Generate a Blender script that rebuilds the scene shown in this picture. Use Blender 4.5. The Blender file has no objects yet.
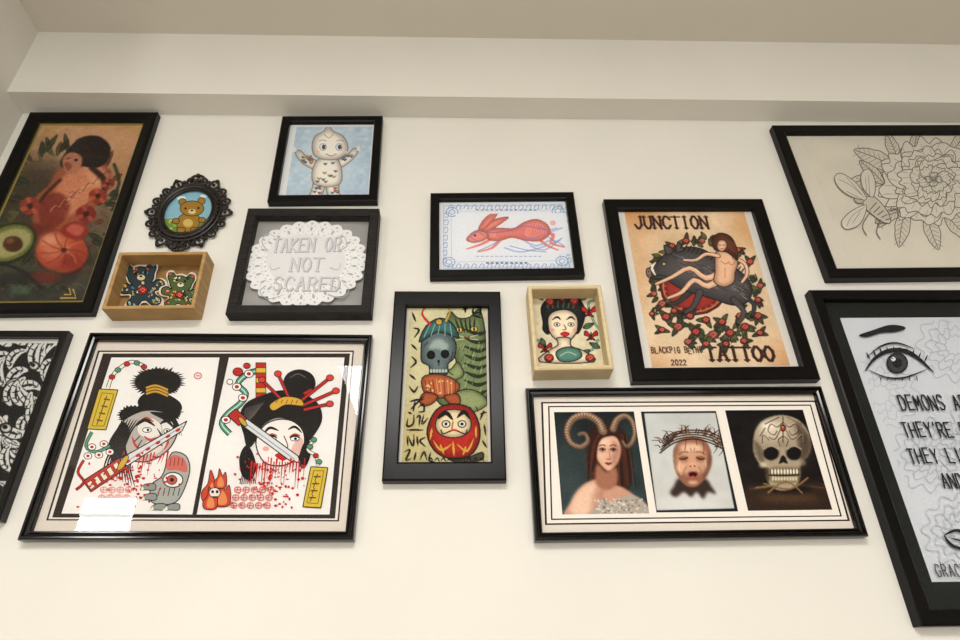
import bpy, math, random
import numpy as np
from mathutils import Vector, Matrix
random.seed(7); np.random.seed(7)
scene=bpy.context.scene
try:
    scene.view_settings.view_transform='Standard'
    scene.view_settings.look='None'
except Exception: pass

# ------------------------------------------------------------------ survey of the wall
D=1.30; CAM_Z=1.25; F=640.0
PITCH=math.radians(30.6); YAW=math.radians(1.8); ROLL=0.014
sy,cy,sp,cp=math.sin(YAW),math.cos(YAW),math.sin(PITCH),math.cos(PITCH)
R0=Vector((cy,-sy,0)); FW=Vector((sy*cp,cy*cp,sp)); U0=R0.cross(FW)
RT=R0*math.cos(ROLL)-U0*math.sin(ROLL); UP=U0*math.cos(ROLL)+R0*math.sin(ROLL)
def wallpt(px,py,off=0.0):
    d=FW*F+RT*(px-480)+UP*(320-py)
    t=(D-off)/d.y
    return t*d.x, CAM_Z+t*d.z

# ------------------------------------------------------------------ materials
def H(h):
    if not isinstance(h,str): return h
    h=h.lstrip('#'); return (int(h[0:2],16),int(h[2:4],16),int(h[4:6],16))
def lin1(c):
    c=c/255.0
    return c/12.92 if c<=0.04045 else ((c+0.055)/1.055)**2.4
def LIN(h):
    h=H(h)
    return (lin1(h[0]),lin1(h[1]),lin1(h[2]),1.0)
def newmat(name):
    m=bpy.data.materials.new(name); m.use_nodes=True
    nt=m.node_tree; b=nt.nodes['Principled BSDF']; return m,nt,b
def noisy(name,c1,c2,scale=20,rough=0.6,bump=0.0,stretch=None,spec=0.5,detail=4):
    m,nt,b=newmat(name)
    tc=nt.nodes.new('ShaderNodeTexCoord'); n=nt.nodes.new('ShaderNodeTexNoise')
    mp=nt.nodes.new('ShaderNodeMapping')
    nt.links.new(tc.outputs['Object'],mp.inputs['Vector']); nt.links.new(mp.outputs['Vector'],n.inputs['Vector'])
    if stretch: mp.inputs['Scale'].default_value=stretch
    n.inputs['Scale'].default_value=scale; n.inputs['Detail'].default_value=detail
    r=nt.nodes.new('ShaderNodeValToRGB')
    r.color_ramp.elements[0].position=0.3; r.color_ramp.elements[1].position=0.7
    r.color_ramp.elements[0].color=LIN(c1); r.color_ramp.elements[1].color=LIN(c2)
    nt.links.new(n.outputs['Fac'],r.inputs['Fac']); nt.links.new(r.outputs['Color'],b.inputs['Base Color'])
    b.inputs['Roughness'].default_value=rough
    b.inputs['Specular IOR Level'].default_value=spec
    if bump>0:
        bp=nt.nodes.new('ShaderNodeBump'); bp.inputs['Strength'].default_value=bump; bp.inputs['Distance'].default_value=0.002
        nt.links.new(n.outputs['Fac'],bp.inputs['Height']); nt.links.new(bp.outputs['Normal'],b.inputs['Normal'])
    return m
M_wall=noisy('wall_paint','#dbd8cf','#dfdcd3',3,0.85,0.05,spec=0.25)
M_ceil=noisy('ceiling_paint','#d3cdc1','#d7d1c5',2,0.9,0.03,spec=0.2)
M_floor=noisy('floor_boards','#8b8074','#a0958a',4,0.5,0.1,(1,8,1))
M_black=noisy('black_frame','#040303','#080605',60,0.28,0.03,spec=0.16)
M_gloss=noisy('black_lacquer','#040303','#070505',40,0.12,spec=0.35)
M_char=noisy('charcoal_wood','#0f0d0c','#2c2826',30,0.55,0.5,(1,1,14),spec=0.15)
M_wood=noisy('bamboo_wood','#a07c48','#b89460',14,0.55,0.1,(1,1,8),spec=.3)
M_wood2=noisy('pale_birch_wood','#c9b48a','#d6c49e',14,0.6,0.1,(1,1,8),spec=.3)
M_orn=noisy('cast_ornate_black','#0e0a08','#1f1813',50,0.32,0.2,spec=.4)
def print_mat(name,rough,amt):
    m,nt,b=newmat(name)
    a=nt.nodes.new('ShaderNodeAttribute'); a.attribute_name='Col'
    tc=nt.nodes.new('ShaderNodeTexCoord'); n=nt.nodes.new('ShaderNodeTexNoise'); n.inputs['Scale'].default_value=120
    nt.links.new(tc.outputs['Object'],n.inputs['Vector'])
    mr=nt.nodes.new('ShaderNodeMapRange'); mr.inputs['To Min'].default_value=1-amt; mr.inputs['To Max'].default_value=1.0
    nt.links.new(n.outputs['Fac'],mr.inputs['Value'])
    mx=nt.nodes.new('ShaderNodeVectorMath'); mx.operation='SCALE'
    nt.links.new(a.outputs['Color'],mx.inputs[0]); nt.links.new(mr.outputs['Result'],mx.inputs['Scale'])
    nt.links.new(mx.outputs['Vector'],b.inputs['Base Color'])
    b.inputs['Roughness'].default_value=rough; b.inputs['Specular IOR Level'].default_value=0.15
    return m
M_print=print_mat('printed_ink_paper',0.7,0.08)
def glass_mat():
    m=bpy.data.materials.new('picture_glass'); m.use_nodes=True; nt=m.node_tree
    nt.nodes.clear()
    o=nt.nodes.new('ShaderNodeOutputMaterial'); mix=nt.nodes.new('ShaderNodeMixShader')
    t=nt.nodes.new('ShaderNodeBsdfTransparent'); g=nt.nodes.new('ShaderNodeBsdfGlossy'); g.inputs['Roughness'].default_value=0.01
    f=nt.nodes.new('ShaderNodeFresnel'); f.inputs['IOR'].default_value=1.36
    nt.links.new(f.outputs[0],mix.inputs[0]); nt.links.new(t.outputs[0],mix.inputs[1]); nt.links.new(g.outputs[0],mix.inputs[2])
    nt.links.new(mix.outputs[0],o.inputs['Surface']); return m
M_glass=glass_mat()

def mesh_obj(name,verts,faces,mat,parent=None,cols=None,smooth=False):
    me=bpy.data.meshes.new(name); me.from_pydata(verts,[],faces); me.update()
    if cols is not None:
        at=me.color_attributes.new('Col','FLOAT_COLOR','CORNER')
        arr=np.empty((len(me.loops),4),dtype=np.float32)
        i=0
        for f,c in zip(faces,cols):
            arr[i:i+len(f)]=c; i+=len(f)
        at.data.foreach_set('color',arr.ravel())
    me.materials.append(mat)
    if smooth:
        for p in me.polygons: p.use_smooth=True
    o=bpy.data.objects.new(name,me); scene.collection.objects.link(o)
    if parent: o.parent=parent
    return o
def box(name,x0,x1,y0,y1,z0,z1,mat,parent=None):
    v=[(x,y,z) for x in(x0,x1) for y in(y0,y1) for z in(z0,z1)]
    f=[(0,1,3,2),(4,6,7,5),(0,4,5,1),(2,3,7,6),(0,2,6,4),(1,5,7,3)]
    return mesh_obj(name,v,f,mat,parent)

# ------------------------------------------------------------------ frames
class Fr: pass
def empty(name,cx,cz,a):
    e=bpy.data.objects.new(name,None); e.empty_display_size=0.05
    e.location=(cx,0,cz); e.rotation_euler=(0,-a,0); scene.collection.objects.link(e); return e
def make_frame(name,q,depth,bw,prof,mat,aoff,glass=True,bh=None,goff=None):
    P=[]
    for i,(px,py) in enumerate(q):
        top=i<2; left=i in(0,3)
        offz=depth if top else 0.0
        outward=(left and px<480) or ((not left) and px>480)
        offx=depth if outward else 0.0
        P.append(Vector((wallpt(px,py,offx)[0],wallpt(px,py,offz)[1])))
    c=(P[0]+P[1]+P[2]+P[3])/4
    ux=((P[1]-P[0])+(P[2]-P[3]))/2
    a=math.atan2(ux.y,ux.x); a=max(-0.02,min(0.02,a))
    w=ux.length; h=((P[0]-P[3]).y+(P[1]-P[2]).y)/2
    fr=Fr(); fr.a=a; fr.c=c; fr.w=w; fr.h=h
    mx=sum(p[0] for p in q)/4; my=sum(p[1] for p in q)/4
    fr.s=wallpt(mx+1,my,depth)[0]-wallpt(mx,my,depth)[0]
    b=bw*fr.s; b2=(bh*fr.s if bh else b)
    fr.e=empty(name,c.x,c.y,a); fr.name=name
    fr.hw=w/2-b; fr.hh=h/2-b2
    back=0.0005
    if prof=='flat': pr=[(0,back),(0,depth-.002),(.003/b,depth),(1-.003/b*1,depth),(1,depth-.002),(1,aoff-.002)]
    elif prof=='ridge': pr=[(0,back),(0,depth*.8),(.08,depth*.96),(.2,depth),(.36,depth),(.44,depth*.84),(.5,depth*.78),(.72,depth*.72),(.8,depth*.82),(.93,depth*.82),(1,depth*.74),(1,aoff-.002)]
    elif prof=='slope': pr=[(0,back),(0,depth-.003),(.1,depth),(.3,depth),(.9,depth*.8),(1,depth*.75),(1,aoff-.002)]
    v=[];f=[]
    for (t,off) in pr:
        x=w/2-min(max(t,0),1)*b; z=h/2-min(max(t,0),1)*b2
        v+= [(-x,-off,z),(x,-off,z),(x,-off,-z),(-x,-off,-z)]
    for i in range(len(pr)-1):
        for k in range(4):
            k2=(k+1)%4
            f.append((i*4+k,(i+1)*4+k,(i+1)*4+k2,i*4+k2))
    o=mesh_obj('moulding',v,f,mat,fr.e)
    box('backing_board',-w/2+.002,w/2-.002,-(aoff-.001),-back,-h/2+.002,h/2-.002,mat,fr.e)
    if glass:
        g=goff if goff else depth*.7
        mesh_obj('glass',[(-fr.hw,-g,-fr.hh),(fr.hw,-g,-fr.hh),(fr.hw,-g,fr.hh),(-fr.hw,-g,fr.hh)],[(0,1,2,3)],M_glass,fr.e)
    return fr

def crom(pts,closed,n=5):
    out=[];N=len(pts)
    rng=range(N) if closed else range(N-1)
    for i in rng:
        if closed: p0,p1,p2,p3=pts[(i-1)%N],pts[i],pts[(i+1)%N],pts[(i+2)%N]
        else: p0,p1,p2,p3=pts[max(i-1,0)],pts[i],pts[i+1],pts[min(i+2,N-1)]
        for k in range(n):
            t=k/n; t2=t*t;t3=t2*t
            out.append(tuple(0.5*((2*p1[j])+(-p0[j]+p2[j])*t+(2*p0[j]-5*p1[j]+4*p2[j]-p3[j])*t2+(-p0[j]+3*p1[j]-3*p2[j]+p3[j])*t3) for j in(0,1)))
    if not closed: out.append(tuple(pts[-1]))
    return out
EPS=3e-6
class Art:
    def __init__(s,fr,off,name='artwork'):
        s.fr=fr;s.off=off;s.name=name;s.k=1;s.V=[];s.F=[];s.C=[];s.loc=False
    def m(s,p):
        if s.loc: return p
        X,Z=wallpt(p[0],p[1],s.off)
        dx=X-s.fr.c.x;dz=Z-s.fr.c.y;a=s.fr.a
        return (dx*math.cos(a)+dz*math.sin(a),-dx*math.sin(a)+dz*math.cos(a))
    def y(s): s.k+=1; return -(s.off+s.k*EPS)
    def P(s,pts,col):
        if len(pts)<3: return
        y=s.y();i=len(s.V)
        for p in pts:
            q=s.m(p); s.V.append((q[0],y,q[1]))
        s.F.append(tuple(range(i,i+len(pts))));s.C.append(LIN(col))
    def B(s,pts,col): s.P(crom(pts,True),col)
    def S(s,pts,w,col,w2=None,sm=True,closed=False):
        if sm and len(pts)>2: pts=crom(pts,closed,4)
        if closed: pts=list(pts)+[pts[0]]
        y=s.y();i=len(s.V);n=len(pts)
        if w2 is None: w2=w
        for j in range(n):
            a=pts[max(j-1,0)];b=pts[min(j+1,n-1)]
            if closed and j in(0,n-1): a=pts[n-2];b=pts[1]
            dx=b[0]-a[0];dy=b[1]-a[1];L=math.hypot(dx,dy) or 1e-9
            ww=(w+(w2-w)*j/(n-1))/2
            nx=-dy/L*ww;ny=dx/L*ww
            for sg in(1,-1):
                q=s.m((pts[j][0]+sg*nx,pts[j][1]+sg*ny)); s.V.append((q[0],y,q[1]))
        for j in range(n-1):
            s.F.append((i+2*j,i+2*j+1,i+2*j+3,i+2*j+2));s.C.append(LIN(col))
    def T(s,pts,w,col): # brush stroke thin-thick-thin
        p=crom(pts,False,5) if len(pts)>2 else [(pts[0][0]+(pts[1][0]-pts[0][0])*t/6,pts[0][1]+(pts[1][1]-pts[0][1])*t/6) for t in range(7)]
        n=len(p);L=[];Rr=[]
        for j in range(n):
            a=p[max(j-1,0)];b=p[min(j+1,n-1)];dx=b[0]-a[0];dy=b[1]-a[1];l=math.hypot(dx,dy) or 1e-9
            ww=w/2*(math.sin(math.pi*(0.06+0.88*j/(n-1))))
            L.append((p[j][0]-dy/l*ww,p[j][1]+dx/l*ww));Rr.append((p[j][0]+dy/l*ww,p[j][1]-dx/l*ww))
        s.P(L+Rr[::-1],col)
    def el(s,cx,cy,rx,ry,rot=0,n=20):
        c,d=math.cos(rot),math.sin(rot)
        return [(cx+rx*math.cos(t)*c-ry*math.sin(t)*d,cy+rx*math.cos(t)*d+ry*math.sin(t)*c) for t in [2*math.pi*i/n for i in range(n)]]
    def E(s,cx,cy,rx,ry,col,rot=0,line=None,lw=.8):
        s.P(s.el(cx,cy,rx,ry,rot),col)
        if line: s.S(s.el(cx,cy,rx,ry,rot),lw,line,sm=False,closed=True)
    def EL(s,cx,cy,rx,ry,line,lw=.8,rot=0): s.S(s.el(cx,cy,rx,ry,rot),lw,line,sm=False,closed=True)
    def O(s,pts,col,line='#15110f',lw=1.0):
        s.B(pts,col); s.S(pts,lw,line,closed=True)
    def PO(s,pts,col,line='#15110f',lw=1.0):
        s.P(pts,col)
        for i in range(len(pts)): s.S([pts[i],pts[(i+1)%len(pts)]],lw,line)
    def full(s,col):
        l=s.loc;s.loc=True;h=s.fr
        s.P([(-h.hw-.001,h.hh+.001),(h.hw+.001,h.hh+.001),(h.hw+.001,-h.hh-.001),(-h.hw-.001,-h.hh-.001)],col);s.loc=l
    def LR(s,x0,x1,z0,z1,col):
        l=s.loc;s.loc=True; s.P([(x0,z1),(x1,z1),(x1,z0),(x0,z0)],col);s.loc=l
    def ring(s,ix,iz,t,col):
        h=s.fr;x=h.hw-ix;z=h.hh-iz
        s.LR(-x,x,z-t,z,col);s.LR(-x,x,-z,-z+t,col);s.LR(-x,-x+t,-z,z,col);s.LR(x-t,x,-z,z,col)
    def done(s):
        if s.V: mesh_obj(s.name,s.V,s.F,M_print,s.fr.e,s.C)

def leaf(A,x,y,L,ang,w,col,line=None):
    c,d=math.cos(ang),math.sin(ang)
    f=lambda t,u:(x+L*t*c-u*d,y+L*t*d+u*c)
    pts=[f(0,0),f(.3,w*.45),f(.6,w*.4),f(1,0),f(.6,-w*.4),f(.3,-w*.45)]
    A.B(pts,col)
    if line:
        A.S(pts,.7,line,closed=True); A.S([f(0,0),f(.9,0)],.6,line)
def rose(A,x,y,r,c1='#b5342c',c2='#7a1a18',line='#2a100e'):
    A.E(x,y,r,r*.88,c1,line=line,lw=.8)
    A.E(x-r*.1,y-r*.1,r*.6,r*.5,c2)
    A.S([(x-r*.5,y),(x-r*.1,y-r*.45),(x+r*.4,y-r*.1),(x+r*.1,y+r*.3),(x-r*.2,y)],.9,'#e0705c')
    A.S([(x-r*.8,y+r*.2),(x,y+r*.65),(x+r*.8,y+r*.1)],.8,line)
GL={'A':[[(0,0),(.5,1),(1,0)],[(.2,.38),(.8,.38)]],
'B':[[(0,0),(0,1),(.7,1),(.9,.78),(.7,.53),(0,.53)],[(.7,.53),(1,.27),(.75,0),(0,0)]],
'C':[[(1,.82),(.75,1),(.3,1),(0,.7),(0,.3),(.3,0),(.75,0),(1,.18)]],
'D':[[(0,0),(0,1),(.6,1),(1,.7),(1,.3),(.6,0),(0,0)]],
'E':[[(1,1),(0,1),(0,0),(1,0)],[(0,.52),(.8,.52)]],'F':[[(1,1),(0,1),(0,0)],[(0,.52),(.8,.52)]],
'G':[[(1,.82),(.75,1),(.3,1),(0,.7),(0,.3),(.3,0),(.75,0),(1,.15),(1,.45),(.6,.45)]],
'H':[[(0,0),(0,1)],[(1,0),(1,1)],[(0,.5),(1,.5)]],'I':[[(.5,0),(.5,1)]],
'J':[[(.9,1),(.9,.25),(.6,0),(.25,0),(0,.25)]],'K':[[(0,0),(0,1)],[(1,1),(0,.45),(1,0)]],
'L':[[(0,1),(0,0),(1,0)]],'M':[[(0,0),(.05,1),(.5,.35),(.95,1),(1,0)]],'N':[[(0,0),(0,1),(1,0),(1,1)]],
'O':[[(.3,0),(0,.3),(0,.7),(.3,1),(.7,1),(1,.7),(1,.3),(.7,0),(.3,0)]],
'P':[[(0,0),(0,1),(.7,1),(1,.75),(.7,.48),(0,.48)]],'R':[[(0,0),(0,1),(.7,1),(1,.76),(.7,.5),(0,.5)],[(.45,.5),(1,0)]],
'S':[[(1,.85),(.7,1),(.3,1),(0,.78),(.2,.56),(.8,.44),(1,.22),(.7,0),(.3,0),(0,.15)]],
'T':[[(.5,0),(.5,1)],[(0,1),(1,1)]],'U':[[(0,1),(0,.3),(.3,0),(.7,0),(1,.3),(1,1)]],'V':[[(0,1),(.5,0),(1,1)]],
'W':[[(0,1),(.25,0),(.5,.7),(.75,0),(1,1)]],'Y':[[(0,1),(.5,.5),(1,1)],[(.5,.5),(.5,0)]],"'":[[(.3,1),(.2,.75)]],
'0':[[(.3,0),(0,.3),(0,.7),(.3,1),(.7,1),(1,.7),(1,.3),(.7,0),(.3,0)]],'2':[[(0,.8),(.3,1),(.8,.95),(.95,.7),(0,0),(1,0)]],' ':[]}
def text(A,s,x,y,adv,h,lw,col,gw=.72,slope=0,serif=False,jit=0):
    for ch in s:
        if ch!=' ':
            jy=random.uniform(-jit,jit)
            def mp(p): 
                hx=p[0]*adv*gw; hy=p[1]*h
                return (x+hx+hy*(-(x-467)/(y+760)),y+jy-hy+slope*hx)
            for st in GL.get(ch,[]):
                q=[mp(p) for p in st]
                for i in range(len(q)-1):
                    a,b=q[i],q[i+1];dx,dy=b[0]-a[0],b[1]-a[1];l=math.hypot(dx,dy) or 1
                    e=lw*.3
                    w=lw
                    if serif and abs(dx)>abs(dy)*1.5: w=lw*.6
                    A.S([(a[0]-dx/l*e,a[1]-dy/l*e),(b[0]+dx/l*e,b[1]+dy/l*e)],w,col)
                if serif:
                    for pt in (st[0],st[-1]):
                        if pt[1] in(0,1) and pt[0] in(0,.5,1,.9): 
                            a=mp((pt[0]-.28,pt[1]));b=mp((pt[0]+.28,pt[1])); A.S([a,b],lw*.6,col)
        x+=adv*(.62 if ch=="'" else 1); y+=slope*adv

def gauss(m,sg):
    if sg<=0.05: return m
    r=max(1,int(sg*2.5)); k=np.exp(-np.arange(-r,r+1)**2/(2*sg*sg)); k/=k.sum()
    p=np.pad(m,r,mode='edge'); 
    o=sum(k[i]*p[i:i+m.shape[0],:] for i in range(2*r+1))
    return sum(k[i]*o[:,i:i+m.shape[1]] for i in range(2*r+1))
class Raster:
    def __init__(s,A,quad,base,res=1.0):
        s.A=A
        if quad is None:
            s.x0,s.x1,s.z0,s.z1=-A.fr.hw,A.fr.hw,-A.fr.hh,A.fr.hh
        else:
            L=[A.m(p) for p in quad]
            s.x0=(L[0][0]+L[3][0])/2;s.x1=(L[1][0]+L[2][0])/2;s.z1=(L[0][1]+L[1][1])/2;s.z0=(L[2][1]+L[3][1])/2
        c=A.fr.s*res
        s.nx=int((s.x1-s.x0)/c)+2;s.ny=int((s.z1-s.z0)/c)+2
        s.gx,s.gy=np.meshgrid(np.arange(s.nx,dtype=float),np.arange(s.ny,dtype=float))
        s.img=np.zeros((s.ny,s.nx,3)); s.res=res
        if isinstance(base,str): s.img[:]=H(base)
        else:
            t=(s.gy/(s.ny-1))[...,None]; s.img[:]=np.array(H(base[0]))*(1-t)+np.array(H(base[1]))*t
    def g(s,p):
        q=s.A.m(p); return ((q[0]-s.x0)/(s.x1-s.x0)*(s.nx-1),(s.z1-q[1])/(s.z1-s.z0)*(s.ny-1))
    def crop(s,q,m):
        xs=[p[0] for p in q];ys=[p[1] for p in q]
        a=max(0,int(min(xs)-m));b=min(s.nx,int(max(xs)+m)+2);c=max(0,int(min(ys)-m));d=min(s.ny,int(max(ys)+m)+2)
        return None if b-a<2 or d-c<2 else (slice(c,d),slice(a,b))
    def comp(s,sl,m,col,al):
        m=(np.clip(m,0,1)*al)[...,None]; s.img[sl]=s.img[sl]*(1-m)+np.array(H(col))*m
    def mask(s,q,sl):
        X=s.gx[sl];Y=s.gy[sl];m=np.zeros(X.shape,bool)
        for i in range(len(q)):
            x1,y1=q[i];x2,y2=q[(i+1)%len(q)]
            if abs(y2-y1)<1e-9: continue
            m^=((y1>Y)!=(y2>Y))&(X<(x2-x1)*(Y-y1)/(y2-y1)+x1)
        return m.astype(float)
    def P(s,pts,col,blur=.7,al=1.0,sm=True):
        if sm: pts=crom(pts,True,4)
        q=[s.g(p) for p in pts];bl=blur/s.res
        sl=s.crop(q,bl*3+2)
        if sl is None: return
        s.comp(sl,gauss(s.mask(q,sl),bl),col,al)
    def F(s,pts,col,sh=False):
        q=[s.g(p) for p in pts];sl=s.crop(q,4)
        if sl is None: return
        m=s.mask(q,sl);s.comp(sl,gauss(m,.45),col,1)
        if sh:
            c=H(col);sz=min(m.shape)
            e=gauss(m,max(1.0,sz*.09))
            s.comp(sl,m*(1-e)*1.7,tuple(v*.5 for v in c),.62)
            s.comp(sl,m*np.clip(e-.8,0,1)*4,tuple(min(255,v*1.12+12) for v in c),.4)
    def E(s,cx,cy,rx,ry,col,blur=.7,al=1.0,rot=0):
        s.P(s.A.el(cx,cy,rx,ry,rot,24),col,blur,al,False)
    def S(s,pts,w,col,blur=.4,al=1.0,w2=None,sm=True):
        if sm and len(pts)>2: pts=crom(pts,False,4)
        q=[s.g(p) for p in pts]; n=len(q)
        if w2 is None:w2=w
        sl=s.crop(q,max(w,w2)/s.res+blur/s.res*3+2)
        if sl is None: return
        X=s.gx[sl];Y=s.gy[sl];best=np.full(X.shape,-1e3)
        for i in range(n-1):
            (x1,y1),(x2,y2)=q[i],q[i+1];dx,dy=x2-x1,y2-y1;l2=dx*dx+dy*dy or 1e-9
            t=np.clip(((X-x1)*dx+(Y-y1)*dy)/l2,0,1)
            d=np.hypot(X-x1-t*dx,Y-y1-t*dy)
            ww=(w+(w2-w)*(i+t)/(n-1))/2/s.res
            best=np.maximum(best,ww-d)
        s.comp(sl,gauss(np.clip(best+.5,0,1),blur/s.res),col,al)
    def noise(s,amp,cell,tint=(1,1,1)):
        ny=int(s.ny/cell)+3;nx=int(s.nx/cell)+3;r=np.random.rand(ny,nx)-.5
        fy=s.gy/cell;fx=s.gx/cell;iy=fy.astype(int);ix=fx.astype(int);ty=fy-iy;tx=fx-ix
        ty=ty*ty*(3-2*ty);tx=tx*tx*(3-2*tx)
        v=(r[iy,ix]*(1-tx)+r[iy,ix+1]*tx)*(1-ty)+(r[iy+1,ix]*(1-tx)+r[iy+1,ix+1]*tx)*ty
        s.img=np.clip(s.img+v[...,None]*amp*2*np.array(tint),0,255)
    def done(s,name='painted_print'):
        A=s.A;y=A.y()
        X=s.x0+(s.x1-s.x0)*s.gx/(s.nx-1);Z=s.z1-(s.z1-s.z0)*s.gy/(s.ny-1)
        V=np.stack([X,np.full_like(X,y),Z],-1).reshape(-1,3)
        idx=np.arange(s.nx*s.ny).reshape(s.ny,s.nx)
        Fc=np.stack([idx[:-1,:-1],idx[1:,:-1],idx[1:,1:],idx[:-1,1:]],-1).reshape(-1,4)
        me=bpy.data.meshes.new(name);me.from_pydata(V.tolist(),[],Fc.tolist());me.update()
        at=me.color_attributes.new('Col','FLOAT_COLOR','POINT')
        c=np.clip(s.img,0,255)/255.0;c=np.where(c<=.04045,c/12.92,((c+.055)/1.055)**2.4)
        a=np.ones((s.nx*s.ny,4),np.float32);a[:,:3]=c.reshape(-1,3)
        at.data.foreach_set('color',a.ravel()); me.materials.append(M_print)
        o=bpy.data.objects.new(name,me);scene.collection.objects.link(o);o.parent=A.fr.e
class Soft(Art):
    """same drawing calls as Art, but painted (with soft tattoo-style shading) into a Raster"""
    def __init__(s,A,R): s.R=R;s.fr=A.fr;s.off=A.off;s.loc=False
    def P(s,pts,col,sh=False):
        if len(pts)>2: s.R.F(pts,col,sh)
    def B(s,pts,col): s.P(crom(pts,True,4),col,True)
    def S(s,pts,w,col,w2=None,sm=True,closed=False):
        if sm and len(pts)>2: pts=crom(pts,closed,3)
        if closed: pts=list(pts)+[pts[0]]
        s.R.S(pts,w,col,.2,1,w2,False)
    def E(s,cx,cy,rx,ry,col,rot=0,line=None,lw=.8):
        s.P(s.el(cx,cy,rx,ry,rot,16),col,max(rx,ry)>3.5)
        if line: s.S(s.el(cx,cy,rx,ry,rot,16),lw,line,sm=False,closed=True)

K='#15110f'
# ================================================================== 1 monkey / fruit painting
fr=make_frame('framed_monkey_fruit_painting',[(31,112),(167,111),(91,318),(-71,318)],.022,13,'slope',M_black,.008)
A=Art(fr,.0085);A.full('#6a6024')
A.ring(.004,.004,.0025,'#ad9548')
R=Raster(A,[(48,126),(147,125),(77,301),(-45,301)],('#c59870','#2f3028'),.6)
R.noise(14,12);
R.E(100,145,46,20,'#cfa076',9,.8);R.E(36,205,44,44,'#352d20',12,.85);R.E(120,175,14,28,'#bf8f62',8,.7)
for i in range(90):
    a=random.uniform(0,6.28);x=60+46*math.cos(a)+random.uniform(-14,14);y=205+52*math.sin(a)
    if y<165 and x>92: continue
    L=random.uniform(10,24);b=a+random.uniform(-.8,.8)
    R.P([(x,y),(x+L*.5*math.cos(b)-3*math.sin(b),y+L*.5*math.sin(b)+3*math.cos(b)),(x+L*math.cos(b),y+L*math.sin(b)),(x+L*.5*math.cos(b)+3*math.sin(b),y+L*.5*math.sin(b)-3*math.cos(b))],random.choice(['#1f2016','#2c2f1c','#463c22','#5e2a1c','#1c2a1c','#56502c']),.4,.9)
    R.S([(x,y),(x+L*math.cos(b),y+L*math.sin(b))],.7,'#857c52',.3,.5)
R.P([(58,170),(76,158),(98,160),(112,174),(106,192),(96,206),(80,226),(54,234),(34,224),(34,200),(48,186)],'#9c5436',1.2)
R.P([(66,174),(86,166),(100,174),(94,194),(72,214),(52,216),(54,194)],'#c9835e',2)
R.P([(84,168),(98,166),(108,176),(102,190),(92,186)],'#d69a74',1.5,.9)
R.P([(40,202),(58,192),(70,206),(58,226),(40,222)],'#76281a',1.5,.85)
for k in range(16):
    x=50+k*3.4;y=212-k*2.3;R.S([(x,y),(x+5,y-6),(x+10,y-5)],1,random.choice(['#4e2014','#e2a880','#7c3a24']),.4,.7)
for k in range(40):
    x=random.uniform(48,104);y=random.uniform(168,224);L=random.uniform(4,9);R.S([(x,y),(x+L,y-L*.6)],.8,random.choice(['#5a2616','#e6b48c','#8a452c','#b06a48']),.4,.55)
R.P([(66,152),(80,138),(98,136),(110,146),(108,160),(96,168),(80,166),(68,170),(60,164)],'#1c110d',.7)
for k in range(24):
    x=random.uniform(68,104);y=random.uniform(140,160);R.S([(x,y),(x+4,y-2),(x+7,y+1)],.7,random.choice(['#3e2a1e','#080504','#5a4030']),.3,.8)
R.P([(63,158),(72,152),(82,157),(80,168),(72,174),(64,170)],'#b5785a',.8);R.S([(66,159),(70,158)],1.2,'#1c0e0a',.3);R.E(76,160,2,1.3,'#1c0e0a',.3);R.P([(64,164),(68,162),(72,166),(68,171)],'#8a4a34',.7)
R.S([(92,168),(105,182),(99,202)],6,'#2c1710',1);R.S([(60,180),(44,196),(32,214)],4,'#3a1a10',1)
R.S([(114,164),(119,184),(107,206)],3,'#22301e',.8)
for (x,y,r,c,c2) in((98,196,9,'#8c3020','#b85a3c'),(86,214,10,'#7c261a','#a6483a'),(30,206,10,'#8c3624','#b25a3e'),(108,184,6,'#7c2c1e','#b86040')):
    R.E(x,y,r,r*.85,c,.8)
    for k in range(7): R.P([(x,y),(x+r*.9*math.cos(k*.9-.3),y+r*.8*math.sin(k*.9-.3)),(x+r*1.05*math.cos(k*.9),y+r*.9*math.sin(k*.9)),(x+r*.9*math.cos(k*.9+.3),y+r*.8*math.sin(k*.9+.3))],c2 if k%2 else c,.5,.9)
    R.E(x,y,r*.3,r*.3,'#3a100c',.6)
R.E(38,232,20,9,'#6a2418',2,.9)
R.E(62,254,28,23,'#2c120c',2,.8);R.E(62,252,26,21,'#a6432a',.8);R.E(54,246,17,14,'#c87450',4,.9);R.E(72,262,12,9,'#7c261a',4,.8)
R.E(50,240,7,5,'#e0a684',3,.8)
for k in range(9):
    a=k*.7;R.S([(64,250),(64+12*math.cos(a),250+9*math.sin(a)),(62+23*math.cos(a+.2),250+18*math.sin(a+.2))],1.1,random.choice(['#6e2014','#d88a66']),.5,.7)
R.E(64,250,3,2.4,'#4a1a10',.6)
R.P([(60,232),(70,222),(86,224),(88,234),(76,240)],'#8a2a1e',1);R.P([(66,230),(74,224),(84,228),(78,236)],'#bb5a48',1)
R.E(8,244,30,20,'#20280f',1,1,-.4);R.E(9,243,26,17,'#6b7036',.8,1,-.4);R.E(10,243,22,13,'#a39d66',1.2,1,-.4);R.E(13,244,10,8,'#43240f',.8);R.E(10,241,4,3,'#7a5030',1.2)
R.E(20,282,44,12,'#22241c',5,.9);R.S([(0,272),(30,268),(60,276)],5,'#40452f',2,.8);R.E(44,278,16,7,'#6e281c',2,.8)
for k in range(14): R.S([(-20+k*7,292-k%3*3),(-12+k*7,284),(-4+k*7,290)],1.2,random.choice(['#55664e','#15170f','#6a4a34']),.6,.7)
R.E(20,290,12,5,'#5a7a5e',2,.5);R.S([(-5,262),(20,270),(44,290)],3,'#1a1c14',1)
R.noise(12,1.8);R.done()
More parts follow.
